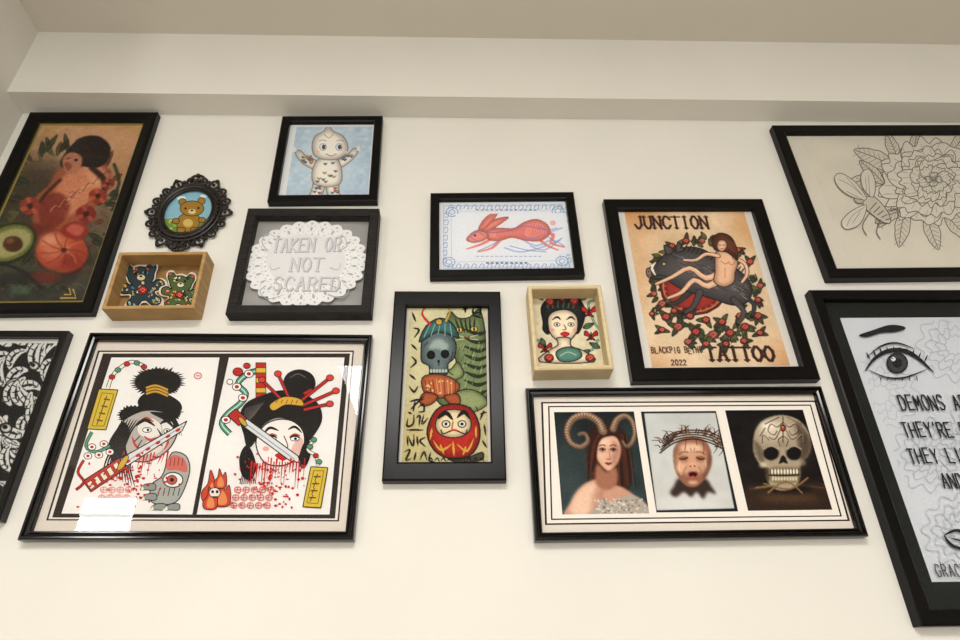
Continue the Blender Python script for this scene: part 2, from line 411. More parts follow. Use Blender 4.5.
for (x,y,sx,sy_) in((139,129,1,1),(72,297,1,-1),(48,129,-1,1)):
    A.S([(x-12*sx,y-1*sy_),(x+4*sx,y-1*sy_),(x+1*sx,y+8*sy_)],1.6,'#b89c4a',sm=False);A.S([(x-8*sx,y+2.5*sy_),(x-1*sx,y+2.5*sy_),(x-3*sx,y+9*sy_)],1.4,'#b89c4a',sm=False)
A.done()

# ================================================================== 3 kewpie
fr=make_frame('framed_kewpie_doll_print',[(283,116),(384,115),(378,206),(265,207)],.022,8.5,'flat',M_black,.008)
A=Art(fr,.0085);A.full('#dfe0de')
R=Raster(A,[(297,127),(373,127),(367,197),(285,197)],'#b4c6d2',.6);R.noise(10,6)
for i in range(60): R.E(random.uniform(285,372),random.uniform(126,197),2.5,2,random.choice(['#ccd9e0','#9db5c6','#dbe3e6']),1,.5)
R.E(328,162,28,34,'#c9d6de',7,.7)
Q=Soft(A,R)
sk='#e6ddd0';ln='#746860'
Q.O([(318,161),(308,158),(300,150),(295,153),(302,163),(316,170)],sk,ln,.8);Q.O([(338,160),(347,155),(354,148),(358,152),(351,161),(340,168)],sk,ln,.8)
for x,y,d in((296,150,-1),(357,149,1)):
    for k in range(4): Q.S([(x,y+1),(x+d*(2+k*.4),y-3+k*1.6)],1.3,sk)
Q.O([(315,180),(312,188),(310,194),(307,197),(320,197),(325,184)],sk,ln,.8);Q.O([(327,184),(329,197),(343,197),(339,193),(339,187),(338,180)],sk,ln,.8)
Q.O([(317,160),(328,157),(338,160),(342,172),(340,184),(327,187),(314,184),(312,172)],sk,ln,.8)
Q.O([(312,147),(315,136),(324,131),(328,124),(333,131),(343,136),(348,147),(344,156),(331,160),(316,157)],sk,ln,.9)
for x in(323,339):
    Q.E(x,147,3.2,3.4,'#f4f2ee',line=ln,lw=.6);Q.E(x+.6,147,1.9,2.4,'#3c4a58')
Q.S([(319,141),(323,140),(326,141)],.7,ln);Q.S([(337,141),(340,140),(343,141)],.7,ln)
Q.S([(326,154),(331,156),(336,154)],1,'#a85a4a');Q.E(317,152,2.5,1.6,'#e2bcaa');Q.E(345,152,2.5,1.6,'#e2bcaa')
Q.S([(324,134),(329,138),(334,133)],.9,'#b59a6a')
rr=['#b9564c','#5a7f96','#c9a85c','#5b836a','#5b6a7a']
for i in range(46):
    x,y=random.choice([(random.uniform(315,339),random.uniform(162,183)),(random.uniform(301,312),random.uniform(155,164)),(random.uniform(342,352),random.uniform(154,162)),(random.uniform(313,320),random.uniform(184,193)),(random.uniform(331,339),random.uniform(184,193))])
    Q.E(x,y,1.6,1.1,random.choice(rr));Q.S([(x-2,y-1),(x,y+1.2),(x+2,y-1)],.5,'#4a4a48')
R.done();A.done()

# ================================================================== 5 doily shadow box
fr=make_frame('framed_lace_doily_lettering',[(250,208),(382,208),(372,321),(221,321)],.034,10,'flat',M_char,.008,goff=.030)
A=Art(fr,.0085,'mount_board');A.full('#9a9894')
R=Raster(A,None,'#9c9a96',1.5);R.noise(10,8);R.done();A.done()
A=Art(fr,.017,'lace_doily')
c0=A.m((306.5,262));rx=fr.hw*1.06;rz=fr.hh*.985
A.loc=True
pts=[];N=26
ep=lambda k,t:(c0[0]+rx*k*math.cos(t),c0[1]+rz*k*math.sin(t))
for i in range(N*10):
    t=2*math.pi*i/(N*10);pts.append(ep(.92+.07*abs(math.sin(N*t/2)),t))
A.P(pts,'#e9e8e6')
hole='#b4b1ae'
for n,q_,a_,b_ in((26,.91,.026,.018),(52,.845,.012,.012),(26,.785,.042,.026),(52,.715,.012,.010),(39,.66,.020,.014),(26,.735,.014,.012)):
    for i in range(n):
        t=2*math.pi*(i+.5)/n;p=ep(q_,t)
        A.P(A.el(p[0],p[1],rx*a_,rz*b_,t,8),hole)
A.loc=False
A.E(306,261,40,27,'#dfdddb')
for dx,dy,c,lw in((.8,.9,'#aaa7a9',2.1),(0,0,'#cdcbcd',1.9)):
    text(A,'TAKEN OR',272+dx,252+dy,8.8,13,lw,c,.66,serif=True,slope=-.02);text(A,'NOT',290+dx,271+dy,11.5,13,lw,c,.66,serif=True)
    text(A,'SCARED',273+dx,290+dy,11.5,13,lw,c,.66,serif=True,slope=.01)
for p in([(268,252),(262,242),(268,234),(276,238)],[(337,252),(347,246),(343,236),(336,238)],[(266,286),(260,292),(268,299),(284,295)],[(328,295),(342,298),(349,290),(343,284)],[(280,268),(272,270),(270,264)],[(330,268),(338,270),(341,263)]): A.S(p,1.3,'#b6b3b6',.4)
A.done()

# ================================================================== 4 bamboo shadow box with bear cut-outs
fr=make_frame('bamboo_shadow_box',[(119,252),(213,251),(207,320),(97,321)],.055,3.6,'flat',M_wood,.006,glass=False)
A=Art(fr,.0065,'back_panel');A.full('#9c784a');R=Raster(A,None,('#87653a','#9c784a'),2);R.noise(8,4);R.done();A.done()
def bear(A,x,y,s,c,pal,tilt=0):
    ct,st=math.cos(tilt),math.sin(tilt)
    f=lambda a,b:(x+(a*ct-b*st)*s,y+(a*st+b*ct)*s)
    o=[(-11,-8),(-13,-12),(-12,-16),(-8,-17),(-5,-14),(0,-15),(5,-14),(8,-17),(12,-16),(13,-12),(11,-8),(10,-4),(8,-1),(14,-3),(18,0),(17,5),(10,6),(10,9),(14,13),(12,17),(6,17),(2,13),(-2,13),(-6,17),(-12,17),(-14,13),(-10,9),(-10,6),(-17,5),(-18,0),(-14,-3),(-8,-1),(-10,-4)]
    A.O([f(a,b) for a,b in o],'#cfc5b2','#cfc5b2',1.4)
    A.O([f(a*.91,b*.91) for a,b in o],c,K,1)
    for i in range(46):
        a=random.uniform(0,6.28);q=random.uniform(0,1)**.5
        u,v=random.choice([(9*q*math.cos(a),4+6*q*math.sin(a)),(9*q*math.cos(a),4+6*q*math.sin(a)),(8*q*math.cos(a),-10+3*q*math.sin(a)),(random.choice([-13,13])+2*math.cos(a),1+2*math.sin(a)),(random.choice([-9,9])+2*math.cos(a),13+1.5*math.sin(a))])
        p=f(u,v);A.E(p[0],p[1],random.uniform(.9,2.0)*s,random.uniform(.7,1.3)*s,random.choice(pal),random.random()*3,K,.5)
    for u in(-10,10): p=f(u,-14);A.E(p[0],p[1],1.8*s,1.6*s,pal[0],line=K,lw=.6)
    for u in(-3.6,3.6): p=f(u,-9);A.E(p[0],p[1],1.1*s,1.1*s,K)
    p=f(0,-5.5);A.E(p[0],p[1],3.2*s,2.3*s,pal[3],line=K,lw=.6);p=f(0,-6.4);A.E(p[0],p[1],1.1*s,.8*s,K)
    p=f(0,4);rose(A,p[0],p[1],3.4*s)
A=Art(fr,.014,'bear_cutouts')
bear(A,142,285,1.36,'#2c383c',['#5f8c90','#8aa8a0','#a8503c','#c8b890','#3f6a7a','#c9a24a'],-.12)
bear(A,180,291,1.12,'#4a5c34',['#c2463a','#d8a84a','#5f9a5c','#d8cfae','#2c3a30','#e08a6a'],.1)
A.done()

# ================================================================== 2 ornate oval frame with bear
q=[(160,178),(241,178),(218,249),(133,249)]
fr=Fr();P0=[Vector(wallpt(*p,.008)) for p in q]
fr.c=(P0[0]+P0[1]+P0[2]+P0[3])/4;fr.a=0;fr.w=((P0[1]-P0[0]).x+(P0[2]-P0[3]).x)/2;fr.h=((P0[0]-P0[3]).y+(P0[1]-P0[2]).y)/2
fr.s=wallpt(189,213)[0]-wallpt(188,213)[0];fr.e=empty('ornate_oval_picture_frame',fr.c.x,fr.c.y,0)
import bmesh
bm=bmesh.new()
a0,b0=fr.w/2*.80,fr.h/2*.82
def torus_el(bm,cx,cz,rx,rz,tr,y,n=24,m=8,rot=0):
    vs=[]
    for i in range(n):
        t=2*math.pi*i/n;ct,st=math.cos(t),math.sin(t)
        nx,nz=ct*rz,st*rx;l=math.hypot(nx,nz);nx/=l;nz/=l
        ring=[]
        for k in range(m):
            p=2*math.pi*k/m;rr=tr*math.cos(p);yy=y-tr*math.sin(p)
            lx=rx*ct+nx*rr;lz=rz*st+nz*rr
            ring.append(bm.verts.new((cx+lx*math.cos(rot)-lz*math.sin(rot),yy,cz+lx*math.sin(rot)+lz*math.cos(rot))))
        vs.append(ring)
    for i in range(n):
        for k in range(m):
            bm.faces.new((vs[i][k],vs[(i+1)%n][k],vs[(i+1)%n][(k+1)%m],vs[i][(k+1)%m]))
def ball(bm,x,y,z,r): bmesh.ops.create_uvsphere(bm,u_segments=8,v_segments=6,radius=r,matrix=Matrix.Translation((x,y,z)))
torus_el(bm,0,0,a0*.84,b0*.86,.0075,-.010,64,10)
torus_el(bm,0,0,a0*.96,b0*.96,.0050,-.009,64,8)
torus_el(bm,0,0,a0*.73,b0*.76,.0035,-.012,64,8)
for i in range(44):
    t=2*math.pi*i/44;ball(bm,a0*.905*math.cos(t),-.015,b0*.91*math.sin(t),.0034)
NS=18
for i in range(NS):
    t=2*math.pi*i/NS;r=1.10;big=(i%3==0)
    x,z=a0*r*math.cos(t),b0*r*math.sin(t)
    rr=.0145 if big else .0115
    torus_el(bm,x,z,rr,rr*.8,.0032,-.008,16,6,t)
    ball(bm,x,-.009,z,.0045)
    x2,z2=a0*(r+.15)*math.cos(t),b0*(r+.13)*math.sin(t)
    if big: ball(bm,x2*1.02,-.008,z2*1.02,.006)
    t2=t+math.pi/NS
    ball(bm,a0*1.13*math.cos(t2),-.008,b0*1.13*math.sin(t2),.0048)
    torus_el(bm,a0*1.03*math.cos(t2),b0*1.03*math.sin(t2),.007,.005,.0024,-.009,12,6,t2)
for sg in(1,-1):
    torus_el(bm,0,sg*b0*1.2,.016,.009,.0035,-.009,16,6);ball(bm,0,-.010,sg*b0*1.28,.0065)
bmesh.ops.recalc_face_normals(bm,faces=bm.faces)
me=bpy.data.meshes.new('filigree');bm.to_mesh(me);bm.free();me.materials.append(M_orn)
for p in me.polygons:p.use_smooth=True
o=bpy.data.objects.new('filigree',me);scene.collection.objects.link(o);o.parent=fr.e
A=Art(fr,.006,'bear_picture')
A.loc=True
n=48;v=[(a0*.8*math.cos(2*math.pi*i/n),b0*.8*math.sin(2*math.pi*i/n)) for i in range(n)]
A.P(v,'#7fadbc')
A.P([p for p in v if p[1]<-b0*.12]+[], '#688a3c')
A.loc=False
for i in range(24): A.E(random.uniform(170,206),random.uniform(220,230),2,1.4,random.choice(['#8aa852','#5c7c32','#4f7a30','#c8b04a']))
A.E(181,198,5,2,'#cfe0e2');A.E(204,196,4,1.6,'#cfe0e2')
bc='#94702c';bl='#3c2a12'
A.O([(178,229),(178,219),(184,214),(196,214),(200,220),(197,229),(188,232)],bc,bl,.8)
A.E(188,223,5,4,'#c2a860');A.E(176,221,3.6,2.6,bc,line=bl);A.E(202,220,3.6,2.6,bc,line=bl);A.E(181,230,4.6,2.6,bc,line=bl);A.E(195,230,4.6,2.6,bc,line=bl)
A.E(182.5,202,3.8,3.4,bc,line=bl);A.E(201.5,201,3.8,3.4,bc,line=bl);A.E(192,208.5,12,7.6,bc,line=bl,lw=.8)
A.E(192,211.5,3.8,2.5,'#cbb97e');A.E(185.5,208.5,1.1,1.1,K);A.E(198.5,208,1.1,1.1,K);A.E(192,210.5,1.4,.9,K)
A.done()

# ================================================================== 6 black and white art (cut by the left edge)
fr=make_frame('framed_black_and_white_print',[(-150,330),(74,330),(8,524),(-259,524)],.022,8,'flat',M_gloss,.008)
A=Art(fr,.0085);A.full('#d2d0cb')
R=Raster(A,[(-140,343),(60,343),(4,508),(-236,508)],'#171513',.6)
Q=Soft(A,R);BK='#12100f';WH='#d6d4cf'
def plume(Q,x,y,L,a,curl):
    pts=[]
    for k in range(7):
        t=k/6;b=a+curl*t*1.2;pts.append((x+L*t*math.cos(b),y+L*t*math.sin(b)))
    Q.T(pts,L*.46,BK);Q.T(pts,L*.36,WH)
    Q.T(pts[1:-1],L*.08,BK)
    for k in range(1,6):
        p=pts[k];b=a+curl*k/6*1.2
        for sg in(-1,1):
            Q.T([p,(p[0]+L*.17*math.cos(b+sg*.9),p[1]+L*.17*math.sin(b+sg*.9))],1.2,BK)
for gy in range(346,514,14):
    for gx in range(-70,68,16):
        plume(Q,gx+random.uniform(-4,4),gy+random.uniform(-4,4),random.uniform(22,32),math.atan2(gy-420,gx-100)+random.uniform(-1,1),random.choice([-1,1]))
for (x,y,r) in((34,366,6),(6,428,7),(-6,474,7)):
    Q.E(x,y,r,r*.8,BK);Q.E(x,y,r*.7,r*.55,WH);Q.E(x-1,y-1,r*.4,r*.34,BK)
R.done();A.done()

# ================================================================== 7 double geisha / samurai prints
fr=make_frame('framed_japanese_tattoo_diptych',[(88,333),(372,333),(357,544),(17,541)],.024,8.5,'ridge',M_gloss,.008,goff=.016)
A=Art(fr,.0085);A.full('#dad0c3')
A.P([(98,350.5),(354,350.5),(339,521.5),(46,520.5)],'#2a211c');A.P([(99.5,352),(352.5,352),(337.5,520),(48.5,519)],'#e4ddd4')
A.P([(103,353.5),(350,353.5),(335,518.5),(52,517.5)],'#2a211c')
A.P([(109,356),(347,356),(332,516),(59,515)],'#2a211c')
A.P([(111.5,357.5),(219.5,357.5),(195,514.5),(61.5,513.5)],'#e9e6e1');A.P([(229,357.5),(344.5,357.5),(329.5,514.5),(194.5,514.5)],'#e9e6e1')
A.P([(222,356),(226.5,356),(196.5,516),(192,516)],'#2a211c')
def spiky(A,cx,cy,rx,ry,n,col,amp=.25):
    A.P([(cx+rx*(1+(amp*random.random() if i%2 else -.06))*math.cos(2*math.pi*i/n),cy+ry*(1+(amp*random.random() if i%2 else -.06))*math.sin(2*math.pi*i/n)) for i in range(n)],col)
red='#b8231f';yel='#cdb23c'
# left print
spiky(A,158,382,24,14,80,K,.28)
A.O([(138,403),(143,395),(154,392),(168,395),(180,403),(180,411),(164,408),(146,410)],K,K)
for k in range(3): A.S([(146,388+k*3),(156,385.5+k*3),(168,390+k*3)],2,'#c79b33')
spiky(A,167,413,14,8,46,K,.3);spiky(A,134,415,15,9,46,K,.3)
A.O([(124,420),(142,411),(160,411),(175,418),(177,434),(168,450),(150,461),(130,460),(118,448),(117,432)],'#b3aba2',K,1.3)
A.B([(116,430),(124,422),(130,432),(126,446),(128,462),(114,464),(108,446)],K)
A.B([(150,412),(170,414),(178,424),(172,424),(160,418)],K)
A.B([(140,421),(150,418),(160,424),(160,434),(148,438),(138,432)],'#e2dcd4');A.B([(148,440),(160,436),(166,444),(156,454),(144,452)],'#d8cfc6')
A.B([(162,424),(172,422),(174,432),(166,438)],'#e2dcd4')
for p in([(138,424),(146,418),(154,422)],[(160,437),(168,441),(164,450)],[(132,436),(136,446),(146,452)],[(144,436),(150,440),(158,437)]): A.T(p,2.6,'#b8493c')
A.T([(136,426),(145,420),(155,426)],3.6,K);A.T([(160,424),(167,421),(174,428)],3.4,K);A.E(147,430,4.4,2.4,'#f2efe9',line=K);A.E(167,431,3.2,2.2,'#f2efe9',line=K);A.E(148,430,1.4,1.4,K);A.E(167,431,1.2,1.2,K)
A.T([(157,428),(162,438),(155,441)],2,K);A.T([(148,446),(156,443),(163,446)],3,red);A.S([(140,436),(134,442)],1,K);A.S([(142,440),(137,448)],1,K)
for k in range(7): A.T([(122+k*3,418+k*.3),(119+k*2,432),(112+k*2,450)],1.6,K)
for k in range(8): A.T([(172-k*1.5,414),(178-k*.6,424),(182-k*2,436)],1.3,K)
for k in range(14): A.S([(124+k*3.4,452+random.uniform(-2,4)),(120+k*3.4,464+random.uniform(-4,12))],random.uniform(1.2,2.4),red,.3)
for k in range(12): A.T([(118+k*1.5,442+k*1.6),(108+k*2,456+k),(102+k*3,474+k*1.2)],1.8,K)
A.PO([(187,421),(182,431),(127,466),(120,459)],'#d5d8d8',K,1.1);A.S([(183,426),(126,462)],1,'#8d9494')
for k in range(6): A.E(178-k*10,430+k*6.3,2.8,1.5,red,-.5)
A.PO([(127,468),(119,458),(83,481),(91,492)],'#b8382f',K,1.1)
for k in range(5): A.PO([(117-k*6.5,462+k*4.6),(113-k*6.5,465+k*4.6),(117-k*6.5,472+k*4.4),(121-k*6.5,469+k*4.4)],'#e7dfc6',K,.6)
A.E(123,463,3,9,'#c9a23a',.6,K)
A.PO([(99,389),(118,390),(106,430),(87,429)],yel,K,1);A.PO([(102,393),(114,394),(104,426),(92,426)],yel,'#7a5f1c',.8)
for k in range(4): A.S([(104-k*2.4,399+k*7),(110-k*2.4,400+k*7)],1.6,'#6a4a16');A.S([(107-k*2.4,396+k*7),(104-k*2.4,404+k*7)],1.1,'#6a4a16')
A.S([(108,388),(112,377),(120,368),(132,362),(144,366)],4.2,K);A.S([(108,388),(112,377),(120,368),(132,362),(144,366)],2.8,'#e9e1cf')
for x,y,c in((112,377,red),(118,370,'#4f8f6e'),(127,364,red),(137,363,'#4f8f6e'),(144,367,red)): A.E(x,y,3,2.4,c,line=K,lw=.7)
A.S([(92,432),(86,446),(96,452),(110,446)],3.6,K);A.S([(92,432),(86,446),(96,452),(110,446)],2.2,'#4f8f6e')
for x,y in((92,447),(104,444),(99,455),(88,456),(110,452)): A.E(x,y,4,3.2,'#f2ece6',line=K,lw=.8);A.E(x,y,1.8,1.5,red)
A.S([(84,460),(78,472),(84,482),(76,490)],3,K);A.S([(84,460),(78,472),(84,482),(76,490)],1.8,red)
# claw hand w/ eye
A.O([(150,494),(152,484),(162,476),(168,460),(174,452),(186,456),(190,470),(184,490),(176,502),(162,505),(152,502)],'#a3a69e',K,1.1)
A.B([(166,462),(174,455),(185,460),(187,472),(176,470),(168,470)],'#c8685c')
A.E(173,480,10,7.5,'#e8e4dc',line=K,lw=1.1);A.E(172,480,5,4.6,'#b8584c',line=K,lw=.8);A.E(172,480,2,2,K)
for x,y in((146,487),(147,497),(156,507),(170,507)): A.O([(x+9,y-3),(x-1,y-2.5),(x-6,y+3),(x,y+3),(x+9,y+3)],'#8b918c',K,.9);A.P([(x-3,y-1),(x-9,y+5),(x-2,y+3)],'#e8e0c8')
for k in range(5): A.S([(160+k*5,488),(158+k*5,496)],.9,'#3a3e3c')
for k in range(5): A.S([(167+k*4,458),(166+k*4,466)],.8,'#7a2a20')
for i in range(110):
    x=random.gauss(132,20);y=random.gauss(482,12)
    if 70+(510-y)*.3<x<192-(y-460)*.2 and y<509: A.E(x,y,random.uniform(.5,2),random.uniform(.5,1.6),red)
def stamps(nx_,ny_,x0,y0,c):
    for gx in range(nx_):
        for gy in range(ny_):
            x=x0+gx*8.3-gy*2;y=y0+gy*7.8
            A.EL(x,y,3.3,2.9,c,.9);A.S([(x-3,y),(x+3,y)],.9,c);A.S([(x,y-3),(x-1,y+3)],.9,c)
stamps(4,3,104,490,'#d98a80')
A.EL(198,376,3.6,3,'#c8685c',1);A.S([(196,376),(200,376)],1,'#c8685c')
# right print
cord=[(262,370),(248,374),(238,384),(246,394),(240,404),(228,414),(222,424),(230,434)]
A.S(cord,6.4,K);A.S(cord,4.4,'#4f9a7c');A.S(cord,1,'#cfe0d0')
for x,y in((237,387),(249,374),(226,420),(243,398)): A.E(x,y,4.5,3.6,'#f2ece6',line=K,lw=.8);A.E(x,y,2.2,1.8,red)
A.E(238,372,5,4,red,line=K);A.E(230,382,3,2.6,'#f2ece6',line=K);A.E(247,366,3.4,2.8,red,line=K)
for i in range(8):A.PO([(256,363+i*5),(266,363+i*5),(266,368+i*5),(256,368+i*5)],'#d4b23a' if i%2 else '#b8281f',K,.7)
A.O([(284,384),(288,374),(300,370),(312,375),(315,386),(306,394),(292,394)],K,K)
A.S([(286,391),(299,396),(312,390)],3,red);A.S([(290,378),(298,374),(306,378)],.8,'#6a6560')
A.O([(244,434),(240,418),(246,404),(262,396),(280,391),(300,393),(317,403),(322,418),(316,432),(306,442),(300,430),(290,420),(276,418),(262,426),(256,440),(248,448)],K,K)
A.O([(256,444),(262,428),(276,420),(292,421),(303,431),(304,446),(296,460),(280,466),(264,462)],'#ece5de',K,1.3)
A.B([(294,444),(302,438),(303,448),(296,458),(290,456)],'#e0b4a8')
A.T([(264,434),(270,428),(279,431)],2.8,K);A.T([(288,430),(295,427),(302,433)],2.6,K)
for x in(272,295): A.T([(x-5.5,437),(x,434.6),(x+5.5,436)],2.4,'#c4574a');A.E(x,439,4.4,2.2,'#f6f2ec',line=K,lw=.8);A.E(x+.6,439,1.5,1.5,K);A.T([(x-5.5,438),(x,435.6),(x+5.5,438)],2,K)
A.S([(284,436),(288,447),(282,449)],1,K)
A.B([(275,456),(279,453),(283,454),(287,453),(291,456),(283,461)],red);A.E(266,449,3.4,2.4,'#dfa59c')
for p in ([(284,402),(262,380)],[(300,402),(330,378)],[(302,406),(336,391)],[(290,400),(278,374)],[(304,410),(330,404)]): A.S(p,3.6,K);A.S(p,2.2,red)
for x,y in((330,378),(262,380),(278,374),(336,391),(330,404)):A.E(x,y,3.6,3,'#d43a2e',line=K,lw=.8)
A.O([(270,405),(284,397),(300,399),(303,406),(286,405),(274,411)],'#d4a93a',K,.8)
for k in range(5): A.S([(276+k*5,404-abs(k-3)*.3),(278+k*5,400)],.8,'#8a3a1c')
for k in range(10): A.S([(246+k*2,408-k*.6),(244+k,426-k)],.7,'#5a5550')
A.PO([(240,424),(247,419),(298,456),(301,463),(290,461)],'#d5d8d8',K,1.1);A.S([(246,424),(294,459)],1,'#8d9494')
A.PO([(247,419),(239,426),(228,416),(236,409)],'#b8281f',K,1);A.E(243,422,2.4,6,'#c9a23a',-.7,K)
A.O([(246,446),(252,452),(256,468),(250,480),(242,474),(240,458)],K,K,1);A.O([(303,446),(309,440),(310,456),(304,468),(299,462)],K,K,1)
for k in range(9): A.S([(244+k,470),(240+k*2,484)],.8,K)
for k in range(20):
    x=252+k*2.8;A.S([(x,460+random.uniform(-3,5)),(x-2,474+random.uniform(-6,16))],random.uniform(1.0,2.4),red,.3)
for i in range(110):
    x=random.gauss(270,20);y=random.gauss(482,12)
    if 225<x<306 and y<509: A.E(x,y,random.uniform(.5,1.8),random.uniform(.5,1.5),red)
stamps(5,3,238,490,'#cf6a60')
for dx,dy,s in((0,0,1),(10,6,.8),(-2,10,.7),(8,-10,.6)):
    x=213+dx;y=492+dy
    A.O([(x-9*s,y+10*s),(x-11*s,y),(x-5*s,y-8*s),(x-2*s,y-22*s),(x+3*s,y-10*s),(x+8*s,y-16*s),(x+10*s,y-2*s),(x+7*s,y+10*s)],'#c4432a',K,.8)
    A.B([(x-5*s,y+8*s),(x-5*s,y),(x,y-9*s),(x+5*s,y),(x+4*s,y+8*s)],'#d98a52')
A.E(215,493,5.6,5,'#e4dcd2',line=K);A.E(213,492,1.4,1.6,K);A.E(217.5,492,1.4,1.6,K);A.S([(212,497),(218,497)],1,K)
A.PO([(311,467),(328,468),(321,508),(303,507)],yel,K,1);A.PO([(314,471),(324,471),(318,504),(307,503)],yel,'#7a5f1c',.8)
for k in range(4): A.S([(314-k*1.6,477+k*7),(321-k*1.6,477+k*7)],1.5,'#6a4a16');A.S([(318-k*1.6,474+k*7),(315-k*1.6,481+k*7)],1,'#6a4a16')
A.S([(318,466),(316,456),(308,450),(314,440)],3.6,K);A.S([(318,466),(316,456),(308,450),(314,440)],2.4,'#e9e1cf');A.E(316,456,2.8,2.4,red,line=K,lw=.6)
for x,y in((319,462),(310,447),(314,440)): A.E(x,y,3,2.4,'#4f8f6e',line=K,lw=.7)
A.done()

# ================================================================== 8 rabbit
fr=make_frame('framed_rabbit_anatomy_print',[(431,193),(575,191),(584,280),(429,282)],.022,9,'flat',M_black,.008)
A=Art(fr,.0085);A.full('#e2e4e7')
bl='#8aa4c4'
A.ring(.010,.010,.0012,bl);A.ring(.014,.014,.0007,bl);A.ring(.030,.030,.0008,bl)
for i in range(16):
    for yy in(207,266):
        x=448+i*7.8; A.S([(x,yy+2),(x+2,yy-2),(x+5,yy-1),(x+4,yy+2),(x+6,yy+2)],.8,bl)
for i in range(7):
    for xx in(446,564):
        y=214+i*7.6; xo=xx+(i*.75 if xx>500 else -i*.3); A.S([(xo-2,y),(xo+2,y-2),(xo+2,y+3),(xo-1,y+3)],.8,bl)
for cx,cyy in((452,212),(558,211),(449,262),(562,261)): A.EL(cx,cyy,6,4.5,bl,1);A.EL(cx,cyy,3,2.3,bl,.8)
for i in range(13): A.S([(476+i*4.8,210),(479+i*4.8,210)],1.2,'#8494b4')
for i in range(9): A.S([(486+i*4.8,263),(489+i*4.8,263)],1.6,'#5a6f9a')
for i in range(14): A.S([(476+i*4.8,256.5),(479+i*4.8,256.5)],.9,'#a0aec6')
R=Raster(A,[(457,214),(566,213),(571,254),(455,255)],'#e4e6e9',.5)
Q=Soft(A,R)
rb='#df8678';rd='#c05f56'
for p in([(505,248),(520,252),(540,248),(560,240)],[(528,232),(548,232),(562,228)],[(520,238),(536,246),(552,240),(564,246)]): Q.S(p,1.8,'#9fb4d8')
for p,w in(([(540,230),(553,235),(551,243),(564,247)],5),([(536,236),(546,245),(558,250)],4.2),([(496,236),(482,244),(467,249)],4.2),([(500,240),(492,248),(478,252)],3.8)): Q.S(p,w,rb,w*.4)
Q.B([(484,232),(493,228),(504,228),(514,228),(524,222),(537,219),(548,225),(550,234),(541,241),(526,241),(512,238),(500,241),(488,240)],rb)
Q.B([(466,240),(470,234),(477,230),(485,231),(489,236),(483,241),(473,243)],rb)
Q.B([(481,231),(487,223),(498,218),(509,217),(501,224),(489,231)],rb);Q.B([(478,230),(482,221),(490,214),(498,213),(493,221),(484,230)],rb)
Q.S([(486,227),(494,221),(503,219)],.8,rd);Q.S([(482,226),(487,220),(494,215)],.8,rd)
Q.E(553,223,3,2.6,'#e6b0a6');Q.E(475,235.5,1.2,1.1,'#3a2a40')
for k in range(13): Q.S([(499+k*2.2,230-k*.3),(497+k*2.2,235),(500+k*2.2,238)],.6,rd)
for k in range(7): Q.S([(530+k*2.6,222),(533+k*2.4,231),(530+k*2.6,238)],.6,'#cc6e64')
Q.S([(488,233),(508,231),(524,226),(545,230)],1.1,'#8a6fa4')
for p in([(520,234),(532,239),(544,235),(556,243)],[(530,246),(545,250),(562,238)],[(538,226),(548,230),(557,228)],[(500,240),(490,246),(478,251)],[(484,236),(478,232),(471,237),(477,241)],[(510,246),(526,250),(546,252)]): Q.S(p,.8,'#6a7cba')
R.noise(5,1.5);R.done();A.done()

# ================================================================== 9 daruma & cat
fr=make_frame('framed_cat_daruma_painting',[(395,291),(500,291),(507,484),(381,484)],.024,14,'flat',M_black,.008,glass=False,bh=18)
A=Art(fr,.0085);A.full('#c9c6bc')
R=Raster(A,[(411,306),(485,305),(489,463),(400,464)],('#c9c198','#b7ab7e'),.5);R.noise(10,22);R.noise(7,5)
R.E(440,345,34,36,'#c6c39a',10,.5);R.E(408,440,14,26,'#b3a262',8,.5)
Q=Soft(A,R);g1='#66754c'
Q.O([(446,322),(450,311),(458,318),(470,317),(479,309),(484,324),(486,345),(489,372),(488,394),(478,408),(458,411),(440,404),(436,392),(452,380),(456,360),(446,342)],g1,K,1.2)
for k in range(9): Q.T([(489,330+k*8.5),(478,334+k*8.5),(464,329+k*8.5)],4,'#232a1b')
for k in range(5): Q.T([(455+k*5,318),(458+k*4,326),(462+k*3,333)],2.2,'#232a1b')
for k in range(50): 
    x=random.uniform(456,484);y=random.uniform(340,404);Q.S([(x,y),(x-2,y+5)],.6,random.choice(['#9aa878','#3c4630']))
Q.E(459,330,3.4,2.6,'#d8b84a',line=K);Q.E(474,329,3.4,2.6,'#d8b84a',line=K);Q.E(459,330,1,2.2,K);Q.E(474,329,1,2.2,K)
Q.S([(464,336),(467,338),(470,336)],1.2,'#7a2a20')
for sg in(-1,1): Q.S([(467+sg*3,337),(467+sg*11,335)],.6,'#e0dcc0');Q.S([(467+sg*3,339),(467+sg*11,340)],.6,'#e0dcc0')
Q.O([(450,397),(468,389),(484,396),(486,406),(466,413)],'#7f8a5c',K,1)
for k in range(4): Q.S([(458+k*6,407),(460+k*6,411)],1,K)
# cat's paw wrapping over the skull's cheek
Q.O([(458,362),(452,368),(444,374),(446,381),(456,380),(464,374)],'#7f8a5c',K,1);Q.S([(446,376),(450,378)],.9,K);Q.S([(449,372),(453,375)],.9,K)
Q.O([(421,352),(423,338),(434,331),(448,333),(456,344),(454,358),(448,364),(447,374),(431,375),(429,366),(422,362)],'#566668',K,1.2)
Q.B([(427,350),(432,340),(442,338),(450,346),(446,352),(436,350)],'#8a9a94')
Q.E(431,355,4.4,4.4,'#0d0b0a');Q.E(445,354,4.4,4.4,'#0d0b0a');Q.P([(437,360),(440,360),(439,366)],K)
for k in range(6): Q.E(431+k*3,371,1.3,2,'#a8b0a2')
Q.S([(429,373.5),(447,373)],1,K);Q.S([(424,346),(428,342)],.8,K);Q.S([(450,362),(453,352)],.8,K)
Q.O([(419,342),(426,326),(440,318),(453,324),(459,338),(450,335),(438,332),(428,337)],'#35605e',K,1.2)
